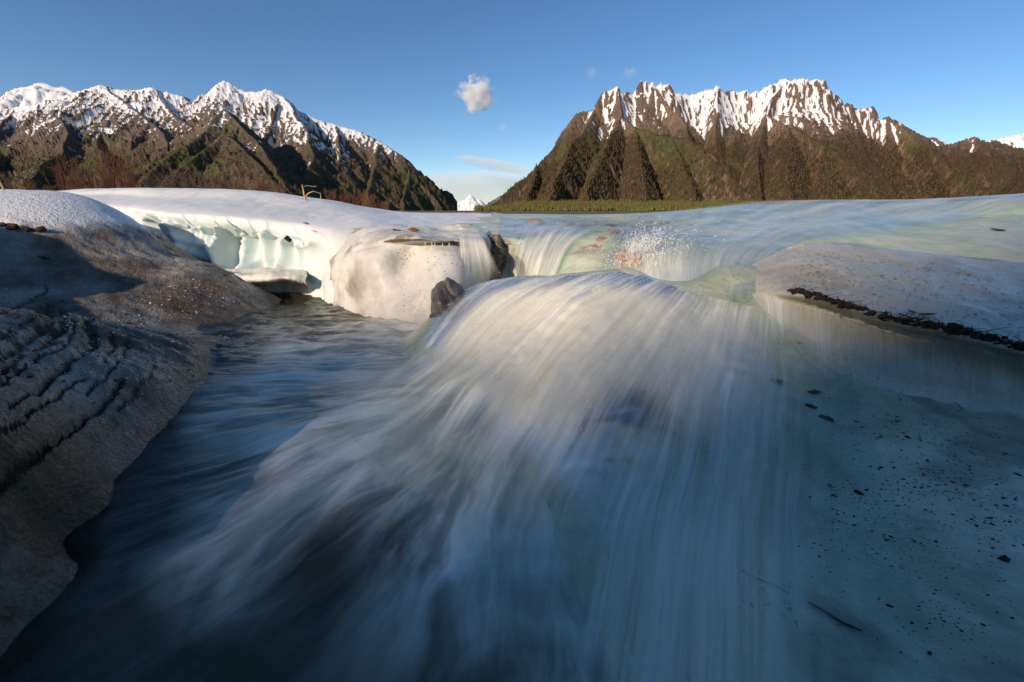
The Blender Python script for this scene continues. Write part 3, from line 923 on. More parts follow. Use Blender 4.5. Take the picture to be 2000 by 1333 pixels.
Z = Z + rip * sst(400, 470, vp) * (.25 + .75 * sst(.0, .16, Z)) + .010 * fbm(v3(X * 1.5, Y, 1.), 3)
grooves = [
    ([(-60, 700), (0, 684), (50, 655), (88, 632), (100, 600), (92, 585)], 10, .05),
    ([(-60, 745), (0, 716), (50, 678), (100, 656), (120, 640), (122, 612)], 11, .055),
    ([(70, 758), (105, 725), (140, 695), (178, 674), (178, 648), (168, 632)], 9, .05),
    ([(-20, 965), (30, 910), (70, 885), (150, 830), (200, 780), (240, 735)], 7, .035),
    ([(200, 700), (222, 672), (216, 650)], 6, .025),
    ([(-60, 668), (0, 655), (60, 625), (85, 600)], 4, .020),
    ([(-60, 775), (0, 745), (60, 705), (115, 682), (140, 655), (145, 630)], 4, .022),
    ([(20, 795), (80, 745), (130, 712), (158, 690)], 4, .018),
    ([(170, 770), (212, 722), (242, 690), (250, 665)], 4, .018),
    ([(-40, 615), (40, 600), (80, 575), (90, 560)], 4, .018),
    ([(-40, 860), (40, 820), (110, 775), (165, 735)], 4, .016),
    ([(230, 800), (275, 750), (300, 715)], 4, .014),
    ([(0, 436), (40, 446), (80, 448)], 5, .05),
]
dirt = np.zeros_like(Z)
gup, gvp = proj(np.stack([X, Y, Z], -1))
jit = 7 * fbm(v3(X * 6, Y * 6, 8.), 3)
for poly, wpx, dep in grooves:
    dm = np.full(Z.shape, 1e9)
    for a, b in zip(poly[:-1], poly[1:]):
        dx, dy = b[0] - a[0], b[1] - a[1]
        tt = np.clip(((gup + jit - a[0]) * dx + (gvp + jit - a[1]) * dy) / (dx * dx + dy * dy), 0, 1)
        dm = np.minimum(dm, np.hypot(gup + jit - a[0] - tt * dx, gvp + jit - a[1] - tt * dy))
    e = np.exp(-(dm / wpx) ** 2)
    Z -= dep * e
    dirt = np.maximum(dirt, 1.6 * np.exp(-(dm / (wpx * .55)) ** 2))
g = np.stack([X, Y, Z], -1)
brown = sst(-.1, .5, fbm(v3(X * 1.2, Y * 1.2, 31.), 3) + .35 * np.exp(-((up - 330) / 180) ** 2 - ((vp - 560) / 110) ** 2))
dirt = np.clip(dirt + .75 * brown * sst(440, 510, vp) + .75 * sst(700, 1000, vp), 0, 3) * sst(425, 470, vp)  # tone also darkens towards the near, lower end of the bank
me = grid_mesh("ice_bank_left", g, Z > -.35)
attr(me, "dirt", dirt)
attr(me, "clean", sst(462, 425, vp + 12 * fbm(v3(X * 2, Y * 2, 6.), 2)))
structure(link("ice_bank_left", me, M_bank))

# =================================================================== WATER
# pool bed
M_bed = mat_plain("stream_bed", (.045, .042, .028), (.12, .105, .07), 3.0, .9, .6, .03)
cs = np.linspace(-1.4, .9, 90)
ys = .4 * (7.0 / .4) ** np.linspace(0, 1, 90)
Cg, Y = np.meshgrid(cs, ys, indexing='ij')
g = np.stack([Cg * Y, Y, -.30 + .06 * fbm(v3(Cg * Y * 2, Y * 2, 1.), 4)], -1)
structure(link("stream_bed", grid_mesh("stream_bed", g), M_bed))

# pool surface
cs = np.linspace(-1.75, .75, 480)
ys = .42 * (6.6 / .42) ** np.linspace(0, 1, 420)
Cg, Y = np.meshgrid(cs, ys, indexing='ij')
X = Cg * Y
u0, v0 = proj(v3(X, Y, 0.0))
foam_pts = [(560, 600, .05), (640, 620, .10), (700, 640, .35), (760, 650, .5), (600, 660, .15), (520, 680, .25), (560, 722, .85), (640, 715, .7), (700, 705, .75), (760, 720, .55), (720, 770, .6), (650, 770, .3), (560, 800, .25), (480, 790, .5), (420, 790, .3), (520, 850, .42), (600, 845, .5), (430, 860, .25),
            (780, 800, 1.0), (720, 830, .9), (840, 870, .95), (760, 900, .75), (650, 890, .75), (560, 955, .8), (470, 1020, .6), (360, 1090, .35), (640, 960, .55), (620, 1050, .05), (480, 930, .12), (450, 880, .12), (380, 950, .08), (330, 1050, .05), (250, 1100, .03), (300, 1200, .04), (620, 1020, .22), (700, 1000, .3), (760, 980, .35), (850, 1000, .5),
            (700, 1100, .12), (560, 1150, .10), (450, 1250, .05), (300, 1320, .03), (900, 1060, .75), (1040, 1085, .95), (820, 1120, .35), (720, 1230, .15), (900, 1180, .55), (1000, 1200, .6), (820, 1320, .14), (950, 1330, .25), (1100, 1300, .4), (600, 1320, .05), (1100, 1150, .7), (200, 1330, .02), (700, 1333, .08), (480, 700, .1)]
FT = TPS([(a / 300, b / 300) for a, b, c in foam_pts], [c for a, b, c in foam_pts], 2e-2)
cx0, cy0 = .12, 2.75
def pool_state(X, Y):
    u0, v0 = proj(v3(X, Y, 0.0))
    foam = np.clip(FT(u0 / 300, v0 / 300), 0.02, 1) * sst(590, 625, v0)
    foam = np.where((v0 < 620), foam * .6, foam)
    rad = np.hypot(X - cx0, Y - cy0)
    ang = np.arctan2(X - cx0, -(Y - cy0))
    back = sst(760, 690, v0)
    Zw = .05 * foam * (.4 + .8 * fbm(v3(X * 1.8, Y * 1.8, 2.), 3, .4)) + .05 * np.clip(foam - .5, 0, 1) + .022 * back * fbm(v3(X * 4, Y * 9, 6.), 4) + .012 * fbm(v3(ang * 9, rad * 1.5, 1.), 3) * sst(.3, .8, rad)
    return foam, Zw, rad, ang, back
foam, Zw, rad, ang, back = pool_state(X, Y)
foam = np.clip(foam * 1.75, 0, 1)
flow = np.stack([ang * 1.6, rad, 0 * rad], -1)
flow_b = np.stack([Y * 1.2, X * 1.0, 3 + 0 * X], -1)
flow = flow * (1 - back)[..., None] + flow_b * back[..., None]
g = np.stack([X, Y, Zw], -1)
me = grid_mesh("stream_pool", g)
dt = np.clip(Zw - slope_z(X, Y), 0, 1)
foam = np.maximum(foam, .8 * np.exp(-dt / .045) * sst(760, 840, u0))
attr(me, "foam", foam)
dep = np.minimum(Zw - slope_z(X, Y), np.minimum(.35, Zw - bankF(X, Y)))
attr(me, "murk", .88 * (1 - np.exp(-np.clip(dep, 0, 1) * 7)))
vattr(me, "flow", flow)

def mat_pool():
    t = NT("pool_water")
    fl = t.av("flow")
    p = t.pos()
    wob = t.noise(1.3, 3, .5, p, col=True)
    va = t.n("ShaderNodeVectorMath", operation='SCALE')
    t.t.links.new(wob, va.inputs[0])
    va.inputs["Scale"].default_value = .26
    vb = t.n("ShaderNodeVectorMath", operation='ADD')
    t.t.links.new(fl, vb.inputs[0])
    t.t.links.new(va.outputs[0], vb.inputs[1])
    q = vb.outputs[0]
    s1 = t.noise(1.0, 4, .55, t.scale(q, (2.6, 1.3, 1)), 1.2)
    s2 = t.noise(1.0, 4, .6, t.scale(q, (9, 2.0, 1)), .6)
    s3 = t.noise(1.0, 2, .6, t.scale(q, (40, 3.0, 1)))
    s = t.math('ADD', t.math('MULTIPLY', s1, .60), t.math('ADD', t.math('MULTIPLY', s2, .31), t.math('MULTIPLY', s3, .09)))
    m = t.mapr(s, .38, .64)
    F = t.a("foam")
    al = t.math('MULTIPLY', F, t.math('ADD', t.math('MULTIPLY', m, t.math('SUBTRACT', 1.45, t.math('MULTIPLY', F, .7))), t.math('MULTIPLY', F, .4)), True)
    nb = t.bump(s, .45, .05)
    foam = t.prin((.86, .86, .75), .55, nb, IOR=1.33)
    tr = t.n("ShaderNodeBsdfTransparent")
    tr.inputs[0].default_value = (.62, .72, .66, 1)
    murk = t.prin((.050, .046, .022), .8, nb, Specular_IOR_Level=0.0)
    body = t.mixs(t.a('murk'), tr.outputs[0], murk)
    gl = t.n("ShaderNodeBsdfGlossy")
    gl.inputs["Roughness"].default_value = .20
    t.t.links.new(nb, gl.inputs["Normal"])
    fr = t.n("ShaderNodeFresnel")
    fr.inputs[0].default_value = 1.33
    t.t.links.new(nb, fr.inputs["Normal"])
    base = t.mixs(fr.outputs[0], body, gl.outputs[0])
    return t.surf(t.mixs(al, base, foam))
structure(link("stream_pool", me, mat_pool()))

# ---- falling sheets
def interp_grid(ctrl, ns, nt):
    return loft(np.asarray(ctrl, float), ns, nt)

def hit(u, v):
    """first point of the slope field seen at pixel (u, v)"""
    dx, dy, dz = ray(u, v)
    ts = np.linspace(.4, 5.0, 500)
    d = ZC + dz * ts - slopeF(dx * ts, dy * ts)
    k = np.argmax(d < 0)
    if d[k] >= 0:
        k = np.argmin(np.abs(d))
    t = ts[k]
    return dx * t, dy * t

def tps_foam(pts, scale=300.):
    T = TPS([(a / scale, b / scale) for a, b, c in pts], [c for a, b, c in pts], 2e-2)
    return lambda u, v: np.clip(T(u / scale, v / scale), 0, 1)

lines = [
    [(915, 563), (862, 607), (826, 660), (800, 720), (775, 778), (740, 834)],
    [(1060, 546), (965, 606), (890, 682), (835, 767), (770, 852), (670, 952)],
    [(1150, 537), (1050, 601), (960, 682), (885, 782), (820, 892), (730, 1022)],
    [(1220, 536), (1130, 596), (1035, 682), (950, 792), (880, 922), (800, 1092)],
    [(1280, 550), (1205, 611), (1110, 702), (1030, 822), (960, 962), (890, 1150)],
    [(1330, 572), (1270, 642), (1190, 742), (1115, 872), (1055, 1032), (990, 1330)],
    [(1390, 588), (1350, 672), (1300, 782), (1250, 932), (1205, 1122), (1150, 1480)],
    [(1470, 604), (1455, 692), (1430, 802), (1410, 942), (1390, 1122), (1360, 1500)],
    [(1560, 640), (1565, 740), (1570, 850), (1572, 1000), (1576, 1170), (1590, 1500)],
    [(1650, 690), (1670, 770), (1700, 870), (1730, 1000), (1765, 1170), (1850, 1500)],
]
ctrl = np.array([[hit(u, v) for u, v in L] for L in lines])
chute_foam = tps_foam([
    (905, 570, .35), (870, 620, .45), (830, 700, .55), (795, 780, .8), (1000, 550, .35), (940, 620, .65), (880, 700, .85), (840, 790, .9), (760, 880, .9), (1100, 540, .30), (1030, 620, .85), (950, 720, .95), (890, 820, .95), (840, 930, .85), (1200, 540, .30), (1130, 605, .95), (1050, 700, 1.), (970, 830, .85), (900, 960, .7),
    (1270, 560, .4), (1200, 630, .95), (1130, 720, .9), (1060, 860, .7), (1010, 990, .75), (1330, 590, .5), (1280, 660, .9), (1210, 775, .22), (1250, 820, .3), (1150, 890, .35), (1110, 1060, .85), (1080, 1200, .75), (1400, 600, .5), (1370, 690, .9), (1330, 820, .5), (1300, 950, .5), (1280, 1100, .8), (1260, 1300, .55),
    (1480, 620, .45), (1470, 700, .75), (1470, 820, .65), (1460, 950, .55), (1460, 1100, .5), (1460, 1300, .35), (1560, 650, .35), (1580, 750, .45), (1600, 900, .35), (1620, 1100, .3), (1640, 1330, .15), (1680, 720, .2), (1730, 900, .12), (1800, 1200, .05), (1700, 800, .15), (1050, 1080, 1.), (950, 1150, .75)])
xy = interp_grid(ctrl, 260, 240)
arc = np.concatenate([np.zeros((260, 1)), np.cumsum(np.linalg.norm(np.diff(xy, axis=1), axis=-1), 1)], 1)
wid = np.linspace(0, 3.2, 260)[:, None] + 0 * arc
cascade = bpy.data.objects.new("cascade", None)
COL.objects.link(cascade)
cascade.location = (0.2, 2.2, 0)
structure(cascade)
for li, (off, gain, seed) in enumerate([(.012, 1.0, 0.), (.030, .6, 21.), (.055, .45, 47.), (.085, .35, 71.)]):
    z = slope_z(xy[..., 0], xy[..., 1])
    tt = np.linspace(0, 1, 240)[None]
    th = np.minimum(1, tt * 6) * .5 + .5
    pf_ = pool_state(xy[..., 0], xy[..., 1])[0]
    pz_ = .05 + .05 * pf_
    dz_ = np.clip((z - pz_) / .06, -1, 1)
    z = np.where(dz_ >= 1, z, np.where(dz_ <= -1, pz_, pz_ + .06 * (dz_ + 1) ** 2 / 4)) + off * th + .016 * (1.1 + fbm(v3(wid * 6, arc * .8, seed), 3)) * th + .085 * np.clip(fbm(v3(wid * 2.0, arc * .45, 3 + li * .15), 2) + .25, 0, 1) * th * sst(.0, .3, tt)
    g = np.stack([xy[..., 0], xy[..., 1], z], -1)
    u_, v_ = proj(g)
    F = chute_foam(u_, v_)
    ss = np.linspace(0, 1, 260)[:, None]
    F = F * sst(0, .05 if li == 0 else .10, ss) * sst(1, .74, ss) * np.maximum(sst(1 - .1 * (li > 0), .55 - .12 * (li > 0), tt), sst(.56, .82, ss))
    if li:
        F = F * sst(0, .15, tt) * sst(.25, .7, F) * sst(.02, .2, ss)
    me = grid_mesh("water_sheet", g)
    attr(me, "foam", F)
    attr(me, "wet", np.broadcast_to(sst(1, .9, tt) * sst(0, .05, ss) * sst(.72, .5, ss), F.shape) * (1.0 if li == 0 else 0.0) * sst(.02, .10, slope_z(xy[..., 0], xy[..., 1])))
    vattr(me, "flow", np.stack([wid, arc, 0 * arc + li], -1))
    o = link("water_sheet", me, mat_veil("falling_water" + str(li), k=(17., .8), lo=.40, hi=.63, gain=gain * 1.4, seed=seed, film=(li == 0)), cascade)
    o.matrix_parent_inverse = cascade.matrix_world.inverted()
    o.location = (-.2, -2.2, 0)

def terr_veil(name, lines, foam_pts, ns=120, nt=160, off=.03, k=(30., 1.2), width=1.5, gain=1.0, seed=0., ends=(.06, .06)):
    ur = interp_grid(lines, ns, nt)
    g = terr.ev(ur[..., 0], ur[..., 1])
    hm = sst(1.0, 1.8, ur[..., 1])
    g[..., 2] += hm * (.035 * fbm(v3(g[..., 0] * 1.2, g[..., 1] * .7, 12.), 4)) + off
    nn = camward(g)
    g = g + nn * .015
    u_, v_ = proj(g)
    F = tps_foam(foam_pts)(u_, v_)
    ss = np.linspace(0, 1, ns)[:, None]
    tt = np.linspace(0, 1, nt)[None]
    F = F * sst(0, .08, ss) * sst(1, .92, ss) * sst(0, ends[0], tt) * sst(1, 1 - ends[1], tt)
    arc = np.concatenate([np.zeros((ns, 1)), np.cumsum(np.linalg.norm(np.diff(g, axis=1), axis=-1), 1)], 1)
    me = grid_mesh(name, g)
    attr(me, "foam", F)
    attr(me, "wet", np.broadcast_to(sst(0, .08, ss) * sst(1, .92, ss) * sst(0, .1, tt) * sst(1, .9, tt), F.shape) * .55)
    vattr(me, "flow", np.stack([ss * width + 0 * arc, arc, 0 * arc], -1))
    return structure(link(name, me, mat_veil(name + "_water", k=k, gain=gain, seed=seed)))

terr_veil("side_fall", [
    [(975, 1.9), (972, 2.7), (970, 3.4), (968, 4.3), (968, 5.2), (968, 6.2)],
    [(1030, 1.8), (1020, 2.6), (1008, 3.3), (1000, 4.2), (992, 5.2), (990, 6.2)],
    [(1095, 1.7), (1080, 2.5), (1055, 3.2), (1040, 4.2), (1028, 5.2), (1022, 6.2)],
    [(1150, 1.7), (1130, 2.5), (1105, 3.2), (1080, 4.2), (1062, 5.2), (1050, 6.2)],
    [(1230, 1.8), (1200, 2.6), (1160, 3.3), (1125, 4.2), (1100, 5.2), (1085, 6.2)],
], [(970, 450, .25), (1000, 460, .3), (1060, 450, .35), (1110, 455, .4), (980, 490, .55), (1010, 520, .6), (1020, 480, .5), (1070, 480, .8), (1110, 475, .7), (1050, 520, .8), (1150, 470, .2), (1100, 510, .5), (1200, 440, .15), (1150, 440, .2), (1060, 435, .15), (1000, 435, .1)], width=2.2, seed=3.)
terr_veil("plateau_flow", [
    [(1235, 1.6), (1212, 2.4), (1192, 3.2), (1178, 4.2), (1165, 5.2), (1150, 6.4)],
    [(1290, 1.4), (1275, 2.2), (1258, 3.0), (1248, 3.8), (1245, 4.8), (1245, 6.3)],
    [(1420, 1.2), (1370, 2.0), (1330, 2.8), (1305, 3.7), (1300, 4.8), (1310, 6.1)],
    [(1580, 1.05), (1500, 1.7), (1420, 2.5), (1365, 3.5), (1345, 4.7), (1345, 6.1)],
    [(1760, 1.05), (1660, 1.6), (1540, 2.4), (1440, 3.4), (1400, 4.6), (1395, 6.1)],
    [(1960, 1.05), (1830, 1.6), (1670, 2.5), (1530, 3.5), (1460, 4.7), (1450, 6.1)],
    [(2200, 1.05), (2050, 1.7), (1850, 2.7), (1650, 3.9), (1540, 5.0), (1510, 6.1)],
], [(1200, 440, .1), (1190, 480, .1), (1180, 520, .4), (1220, 540, .6), (1250, 500, .3), (1270, 540, .65), (1300, 420, .25), (1400, 415, .25), (1500, 405, .2), (1650, 403, .4), (1800, 402, .45), (1950, 395, .5), (1300, 460, .2), (1400, 450, .15), (1500, 440, .3), (1600, 430, .4), (1480, 475, .4), (1420, 500, .5), (1350, 500, .3), (1300, 530, .75), (1400, 540, .65), (1340, 570, .75), (1480, 560, .4), (1550, 470, .25), (1700, 440, .15), (1850, 440, .08), (1950, 470, .05), (1700, 480, .1), (2100, 440, .05)], ns=180, nt=180, width=3.0, k=(22., .9), seed=6., gain=.8)

# =================================================================== THINGS
def ico(sub=3):
    bm = bmesh.new()
    bmesh.ops.create_icosphere(bm, subdivisions=sub, radius=1.0)
    v = np.array([x.co[:] for x in bm.verts])
    f = np.array([[l.index for l in x.verts] for x in bm.faces])
    bm.free()
    return v, f
ICO = {k: ico(k) for k in (1, 2, 3, 4, 5)}

def rotz(a):
    return np.array([[math.cos(a), -math.sin(a), 0], [math.sin(a), math.cos(a), 0], [0, 0, 1]])

def blob(name, c, r, mat, amp=.18, freq=1.3, seed=0., sub=4, rz=0., tilt=0., sharp=False):
    v, f = ICO[sub]
    d = fbm(v * freq + seed, 4, .5) if not sharp else (ridged(v * freq + seed, 4, .55) - .55) * 1.6
    w = v * (1 + amp * d[:, None]) * np.asarray(r)
    ct, st_ = math.cos(tilt), math.sin(tilt)
    w = w @ np.array([[ct, 0, st_], [0, 1, 0], [-st_, 0, ct]]).T @ rotz(rz).T
    me = raw_mesh(name, w, f)
    o = link(name, me, mat)
    o.location = c
    return o

M_rock = mat_plain("wet_rock", (.055, .05, .048), (.17, .15, .135), 5.0, .35, .8, .02)
M_rust = mat_plain("rust_stained_stone", (.30, .12, .055), (.46, .34, .26), 3.5, .4, .6, .02)
M_pink = mat_plain("pale_pink_stone", (.36, .24, .19), (.55, .50, .46), 4.5, .4, .6, .02)
M_grit = mat_plain("gritty_stone", (.035, .03, .026), (.28, .21, .13), 22.0, .6, 1.0, .02)
M_peat = mat_plain("dark_peat", (.012, .008, .005), (.085, .042, .018), 30.0, .9, 1.0, .01)
M_leaf = mat_plain("dead_leaf", (.22, .085, .03), (.36, .16, .06), 20.0, .7, .4, .003)
M_darkleaf = mat_plain("dark_dead_leaf", (.05, .022, .012), (.11, .05, .022), 20.0, .7, .4, .003)
M_twig = mat_plain("pale_twig", (.42, .28, .13), (.58, .42, .22), 12.0, .8, .5, .004)
M_dtwig = mat_plain("dark_twig", (.03, .02, .014), (.07, .045, .03), 12.0, .8, .5, .004)
M_shrub = mat_plain("shrub_stem", (.17, .060, .024), (.26, .105, .045), 4.0, .85, .3, .004)
M_shrub2 = mat_plain("pale_shrub_stem", (.15, .095, .05), (.24, .15, .085), 4.0, .85, .3, .004)
M_ledge = mat_ice("ledge_ice", white=(.80, .77, .68), tint=(.70, .68, .60), sss=.3, nscale=2.5, bump=.3, dirt_attr=False)

# rocks in and beside the fall
thing(blob("boulder", P(893, 632, 3.72), (.20, .30, .36), M_rock, .22, 1.2, 3., 5, .3, -.25), "dark wet boulder at the left side of the main fall", "boulder")
thing(blob("boulder", P(966, 512, 5.75), (.17, .25, .32), M_grit, .16, 1.5, 8., 5, .2), "gritty dark brown boulder between the ice block and the side fall", "boulder")
thing(blob("stone", P(1172, 486, 4.95), (.36, .22, .10), M_rust, .40, 1.3, 5., 5, .35, -.32, True), "rust red flat stone lying on the terrace left of the spray", "stone")
thing(blob("stone", P(1243, 513, 4.25), (.20, .16, .12), M_pink, .40, 1.3, 11., 5, .4, .2, True), "pale pink stone under the spray", "stone")
thing(blob("stone", P(1105, 512, 4.95), (.26, .14, .06), M_rust, .25, 1.5, 15., 4, .5, -.35), "low brown stone under thin water between side fall and spray", "stone")
thing(blob("stone", P(1045, 440, 7.6), (.17, .15, .09), M_rust, .2, 1.5, 21., 4, .1), "orange stone on the flat ice in front of the green forest", "stone")
thing(blob("stone", P(905, 441, 7.6), (.16, .14, .035), M_pink, .2, 1.5, 25., 4, .1), "flat pinkish stone in the ice behind the ice boulder", "stone")
thing(blob("stone", P(490, 384, 9.4), (.14, .12, .045), M_twig, .2, 1.5, 31., 3, .1), "small tan stone on the white snow crest", "stone")
for k, (u, y, w) in enumerate([(850, 17, .5), (900, 16.5, .9), (925, 16, .5), (965, 16, .35)]):
    thing(blob("stone", P(u, 419.5, y), (w, .3, .07), M_rust, .25, 1.6, 41. + k, 3, .1),
          ["leftmost small rust stone on the far edge of the ice", "longest rust stone on the far edge of the ice", "third rust stone from the left on the far edge of the ice", "rightmost small rust stone on the far edge of the ice"][k], "stone", "rust stones on the far ice edge")

# ice ledge at the back of the pool
led = Surf([
    (425, [(528, 6.3), (534, 6.0), (542, 5.8), (552, 5.85), (560, 5.9), (575, 5.9)]),
    (460, [(527, 6.3), (532, 5.85), (540, 5.6), (556, 5.6), (566, 5.65), (580, 5.7)]),
    (500, [(526, 6.25), (530, 5.85), (540, 5.55), (552, 5.55), (556, 5.95), (572, 6.0)]),
    (545, [(525, 6.2), (529, 5.8), (538, 5.55), (548, 5.55), (551, 5.95), (572, 6.0)]),
    (585, [(527, 6.1), (532, 5.8), (540, 5.6), (552, 5.6), (556, 5.9), (576, 5.9)]),
    (600, [(532, 6.1), (538, 5.9), (546, 5.8), (556, 5.8), (566, 5.85), (580, 5.85)]),
], far=(.3, -.1))
g, U, Rr = led.grid(90, 60)
g += camward(g) * (.03 * fbm(g * 3.5, 4))[..., None]
thing(link("ice_ledge", grid_mesh("ice_ledge", g), M_ledge), "cream ice ledge with a low opening at the back of the dark pool", "ice ledge")
thing(blob("ice_lump", P(478, 574, 5.55), (.17, .16, .10), M_ledge, .2, 1.4, 51., 4, .2), "small rounded ice lump in the water left of the ledge opening", "ice lump")

# icicles under the boulder lip
ib = bpy.data.objects["ice_boulder"]
M_icicle = mat_ice("icicle_ice", white=(.80, .80, .76), tint=(.7, .7, .66), sss=0., nscale=4, bump=.2, dirt_attr=False)
for k in range(5):
    u = 832 + k * 11 + random.uniform(-5, 5)
    a = P(u, 474 + random.uniform(-1, 1), 4.74)
    L = random.uniform(.04, .10) if random.random() < .6 else random.uniform(.1, .24)
    n = 6
    vv, ff = [], []
    for j, (rr, dz) in enumerate([(.0048, 0), (.004, .3), (.003, .65), (.0008, 1)]):
        for q in range(n):
            vv.append((rr * math.cos(q * 6.283 / n), rr * math.sin(q * 6.283 / n), -dz * L))
    for j in range(3):
        for q in range(n):
            ff.append((j * n + q, j * n + (q + 1) % n, (j + 1) * n + (q + 1) % n, (j + 1) * n + q))
    o = link("icicle", raw_mesh("icicle", np.array(vv), np.array(ff)), M_icicle, ib)
    o.location = a

# thin fall pouring over the right end of the boulder lip
lf = np.array([[P(u + du * (v - 455) * .02, v, y) for v, y in [(455, 5.2), (462, 4.9), (470, 4.68), (495, 4.58), (525, 4.48), (560, 4.4)]] for u, du in [(893, 2), (905, 4), (918, 10), (930, 18), (940, 26)]])
g = loft(lf, 60, 90)
arc = np.concatenate([np.zeros((60, 1)), np.cumsum(np.linalg.norm(np.diff(g, axis=1), axis=-1), 1)], 1)
ss, tt = np.linspace(0, 1, 60)[:, None], np.linspace(0, 1, 90)[None]
me = grid_mesh("lip_fall", g)
attr(me, "foam", .75 * sst(0, .15, ss) * sst(1, .85, ss) * sst(0, .12, tt) * sst(1, .5, tt))
attr(me, "wet", np.zeros((60, 90)))
vattr(me, "flow", np.stack([ss * .35 + 0 * arc, arc, 0 * arc], -1))
structure(link("lip_fall", me, mat_veil("lip_fall_water", k=(60., 1.5), film=False)))

# ------------------------------------------------ tubes: branches, twigs, shrubs
def tube_geo(paths, nside=5):
    V, F, base = [], [], 0
    for pts, radii in paths:
        pts = np.asarray(pts, float)
        for i, p in enumerate(pts):
            d = pts[min(i + 1, len(pts) - 1)] - pts[max(i - 1, 0)]
            d /= max(np.linalg.norm(d), 1e-9)
            a = np.cross(d, [0.3, 0.9, 0.2])
            a /= max(np.linalg.norm(a), 1e-9)
            b = np.cross(d, a)
            for q in range(nside):
                th = q * 6.283185 / nside
                V.append(p + radii[i] * (math.cos(th) * a + math.sin(th) * b))
        for i in range(len(pts) - 1):
            for q in range(nside):
                F.append((base + i * nside + q, base + i * nside + (q + 1) % nside, base + (i + 1) * nside + (q + 1) % nside, base + (i + 1) * nside + q))
        base += len(pts) * nside
    return np.array(V), np.array(F)

def tubes(name, paths, mat, nside=5, origin=(0, 0, 0)):
    V, F = tube_geo(paths, nside)
    o = link(name, raw_mesh(name, V - np.asarray(origin), F), mat)
    o.location = origin
    return o

Yb = 9.2
q = lambda u, v, dy=0.: P(u, v, Yb + dy)
br = tubes("bare_branch", [
    ([q(598, 394), q(594, 380), q(592, 370), q(590, 361)], [.022, .018, .014, .008]),
    ([q(592, 365), q(600, 363, .1), q(612, 365, .2), q(618, 364, .2)], [.012, .010, .008, .004]),
    ([q(595, 387), q(602, 378, -.1), q(612, 374, -.1), q(622, 377, 0), q(626, 378, 0), q(627, 392, 0)], [.014, .012, .010, .009, .008, .006]),
    ([q(594, 386), q(586, 386, .1), q(576, 384, .2)], [.009, .006, .004]),
], M_twig, 6, tuple(q(598, 394)))
thing(br, "pale forked bare branch sticking out of the snow crest", "branch")
tw = tubes("stick", [([q(8, 372), q(3, 362), q(-3, 350)], [.02, .016, .01])], M_twig, 6, tuple(q(8, 372)))
thing(tw, "pale leaning stick at the left edge above the snow", "stick")

shr = [(18, 45, 1), (62, 34, 0), (96, 26, 0), (126, 62, 0), (152, 80, 0), (182, 52, 0), (214, 98, 0), (238, 78, 0), (262, 66, 0), (300, 34, 1), (332, 42, 1), (366, 52, 1), (398, 46, 1), (432, 44, 1), (470, 38, 1), (512, 34, 0), (548, 36, 1), (646, 34, 0), (676, 38, 0), (704, 42, 0), (728, 38, 0), (752, 30, 0)]
ordn = ["first", "second", "third", "fourth", "fifth", "sixth", "seventh", "eighth", "ninth", "tenth", "eleventh", "twelfth", "thirteenth", "fourteenth", "fifteenth", "sixteenth", "seventeenth"]
for k, (u, hp, kind) in enumerate(shr):
    y = 12.5 + random.uniform(-.6, 2.5)
    vb = np.interp(u, [0, 95, 240, 380, 530, 600, 720, 800], [376, 380, 373, 373, 380, 389, 409, 418]) + 3
    base = P(u, vb, y)
    H = hp / FPX * y * 1.02
    paths = []
    for j in range(34):
        a = random.uniform(0, 6.28)
        sp_ = random.uniform(.05, .62) * (.9 if kind == 0 else 1.2)
        h = H * random.uniform(.45, 1.08)
        b0 = base + np.array([random.gauss(0, .10 * H), random.gauss(0, .10 * H), -.12])
        top = b0 + np.array([math.cos(a) * sp_ * h * .75, math.sin(a) * sp_ * h * .75, h])
        midp = (b0 + top) / 2 + np.array([random.gauss(0, .05), random.gauss(0, .05), .06]) * h
        paths.append(([b0, midp, top], [.007, .005, .0025]))
        for m in range(3):
            f = random.uniform(.35, .9)
            s0 = midp + (top - midp) * (f - .3)
            e = s0 + np.array([random.gauss(0, .13), random.gauss(0, .13), random.uniform(.12, .3)]) * h
            paths.append(([s0, e], [.005, .0025]))
    o = tubes("willow_shrub", paths, M_shrub if kind == 0 else M_shrub2, 3, tuple(base))
    if k < 17:
        lab = f"{ordn[k]} {'rust red' if kind == 0 else 'pale brown'} leafless shrub from the left edge behind the snow crest"
    else:
        lab = f"{ordn[k - 17]} rust red leafless shrub right of the pale forked branch"
    thing(o, lab, "shrub", "leafless shrubs behind the snow crest")

# ------------------------------------------------ leaves and twigs
def leaf(name, pos, size, mat, rz, label, cat="leaf", group=None, curl=.35, tilt=(0.2, 0.1)):
    n, m = 7, 4
    V = []
    for i in range(n):
        t_ = i / (n - 1)
        w = math.sin(math.pi * min(.98, max(.04, t_))) * .42
        for j in range(m):
            s_ = j / (m - 1) * 2 - 1
            V.append(((t_ - .5), s_ * w * (1 + .12 * math.sin(9 * t_ + 3 * s_)), curl * (s_ * s_ * w + (t_ - .5) ** 2)))
    V = np.array(V) * size
    idx = np.arange(n * m).reshape(n, m)
    F = np.stack([idx[:-1, :-1], idx[1:, :-1], idx[1:, 1:], idx[:-1, 1:]], -1).reshape(-1, 4)
    o = link(name, raw_mesh(name, V, F), mat)
    o.location = pos
    o.rotation_euler = (tilt[0], tilt[1], rz)
    md = o.modifiers.new("thickness", 'SOLIDIFY')
    md.thickness = size * .03
    thing(o, label, cat, group)
    return o

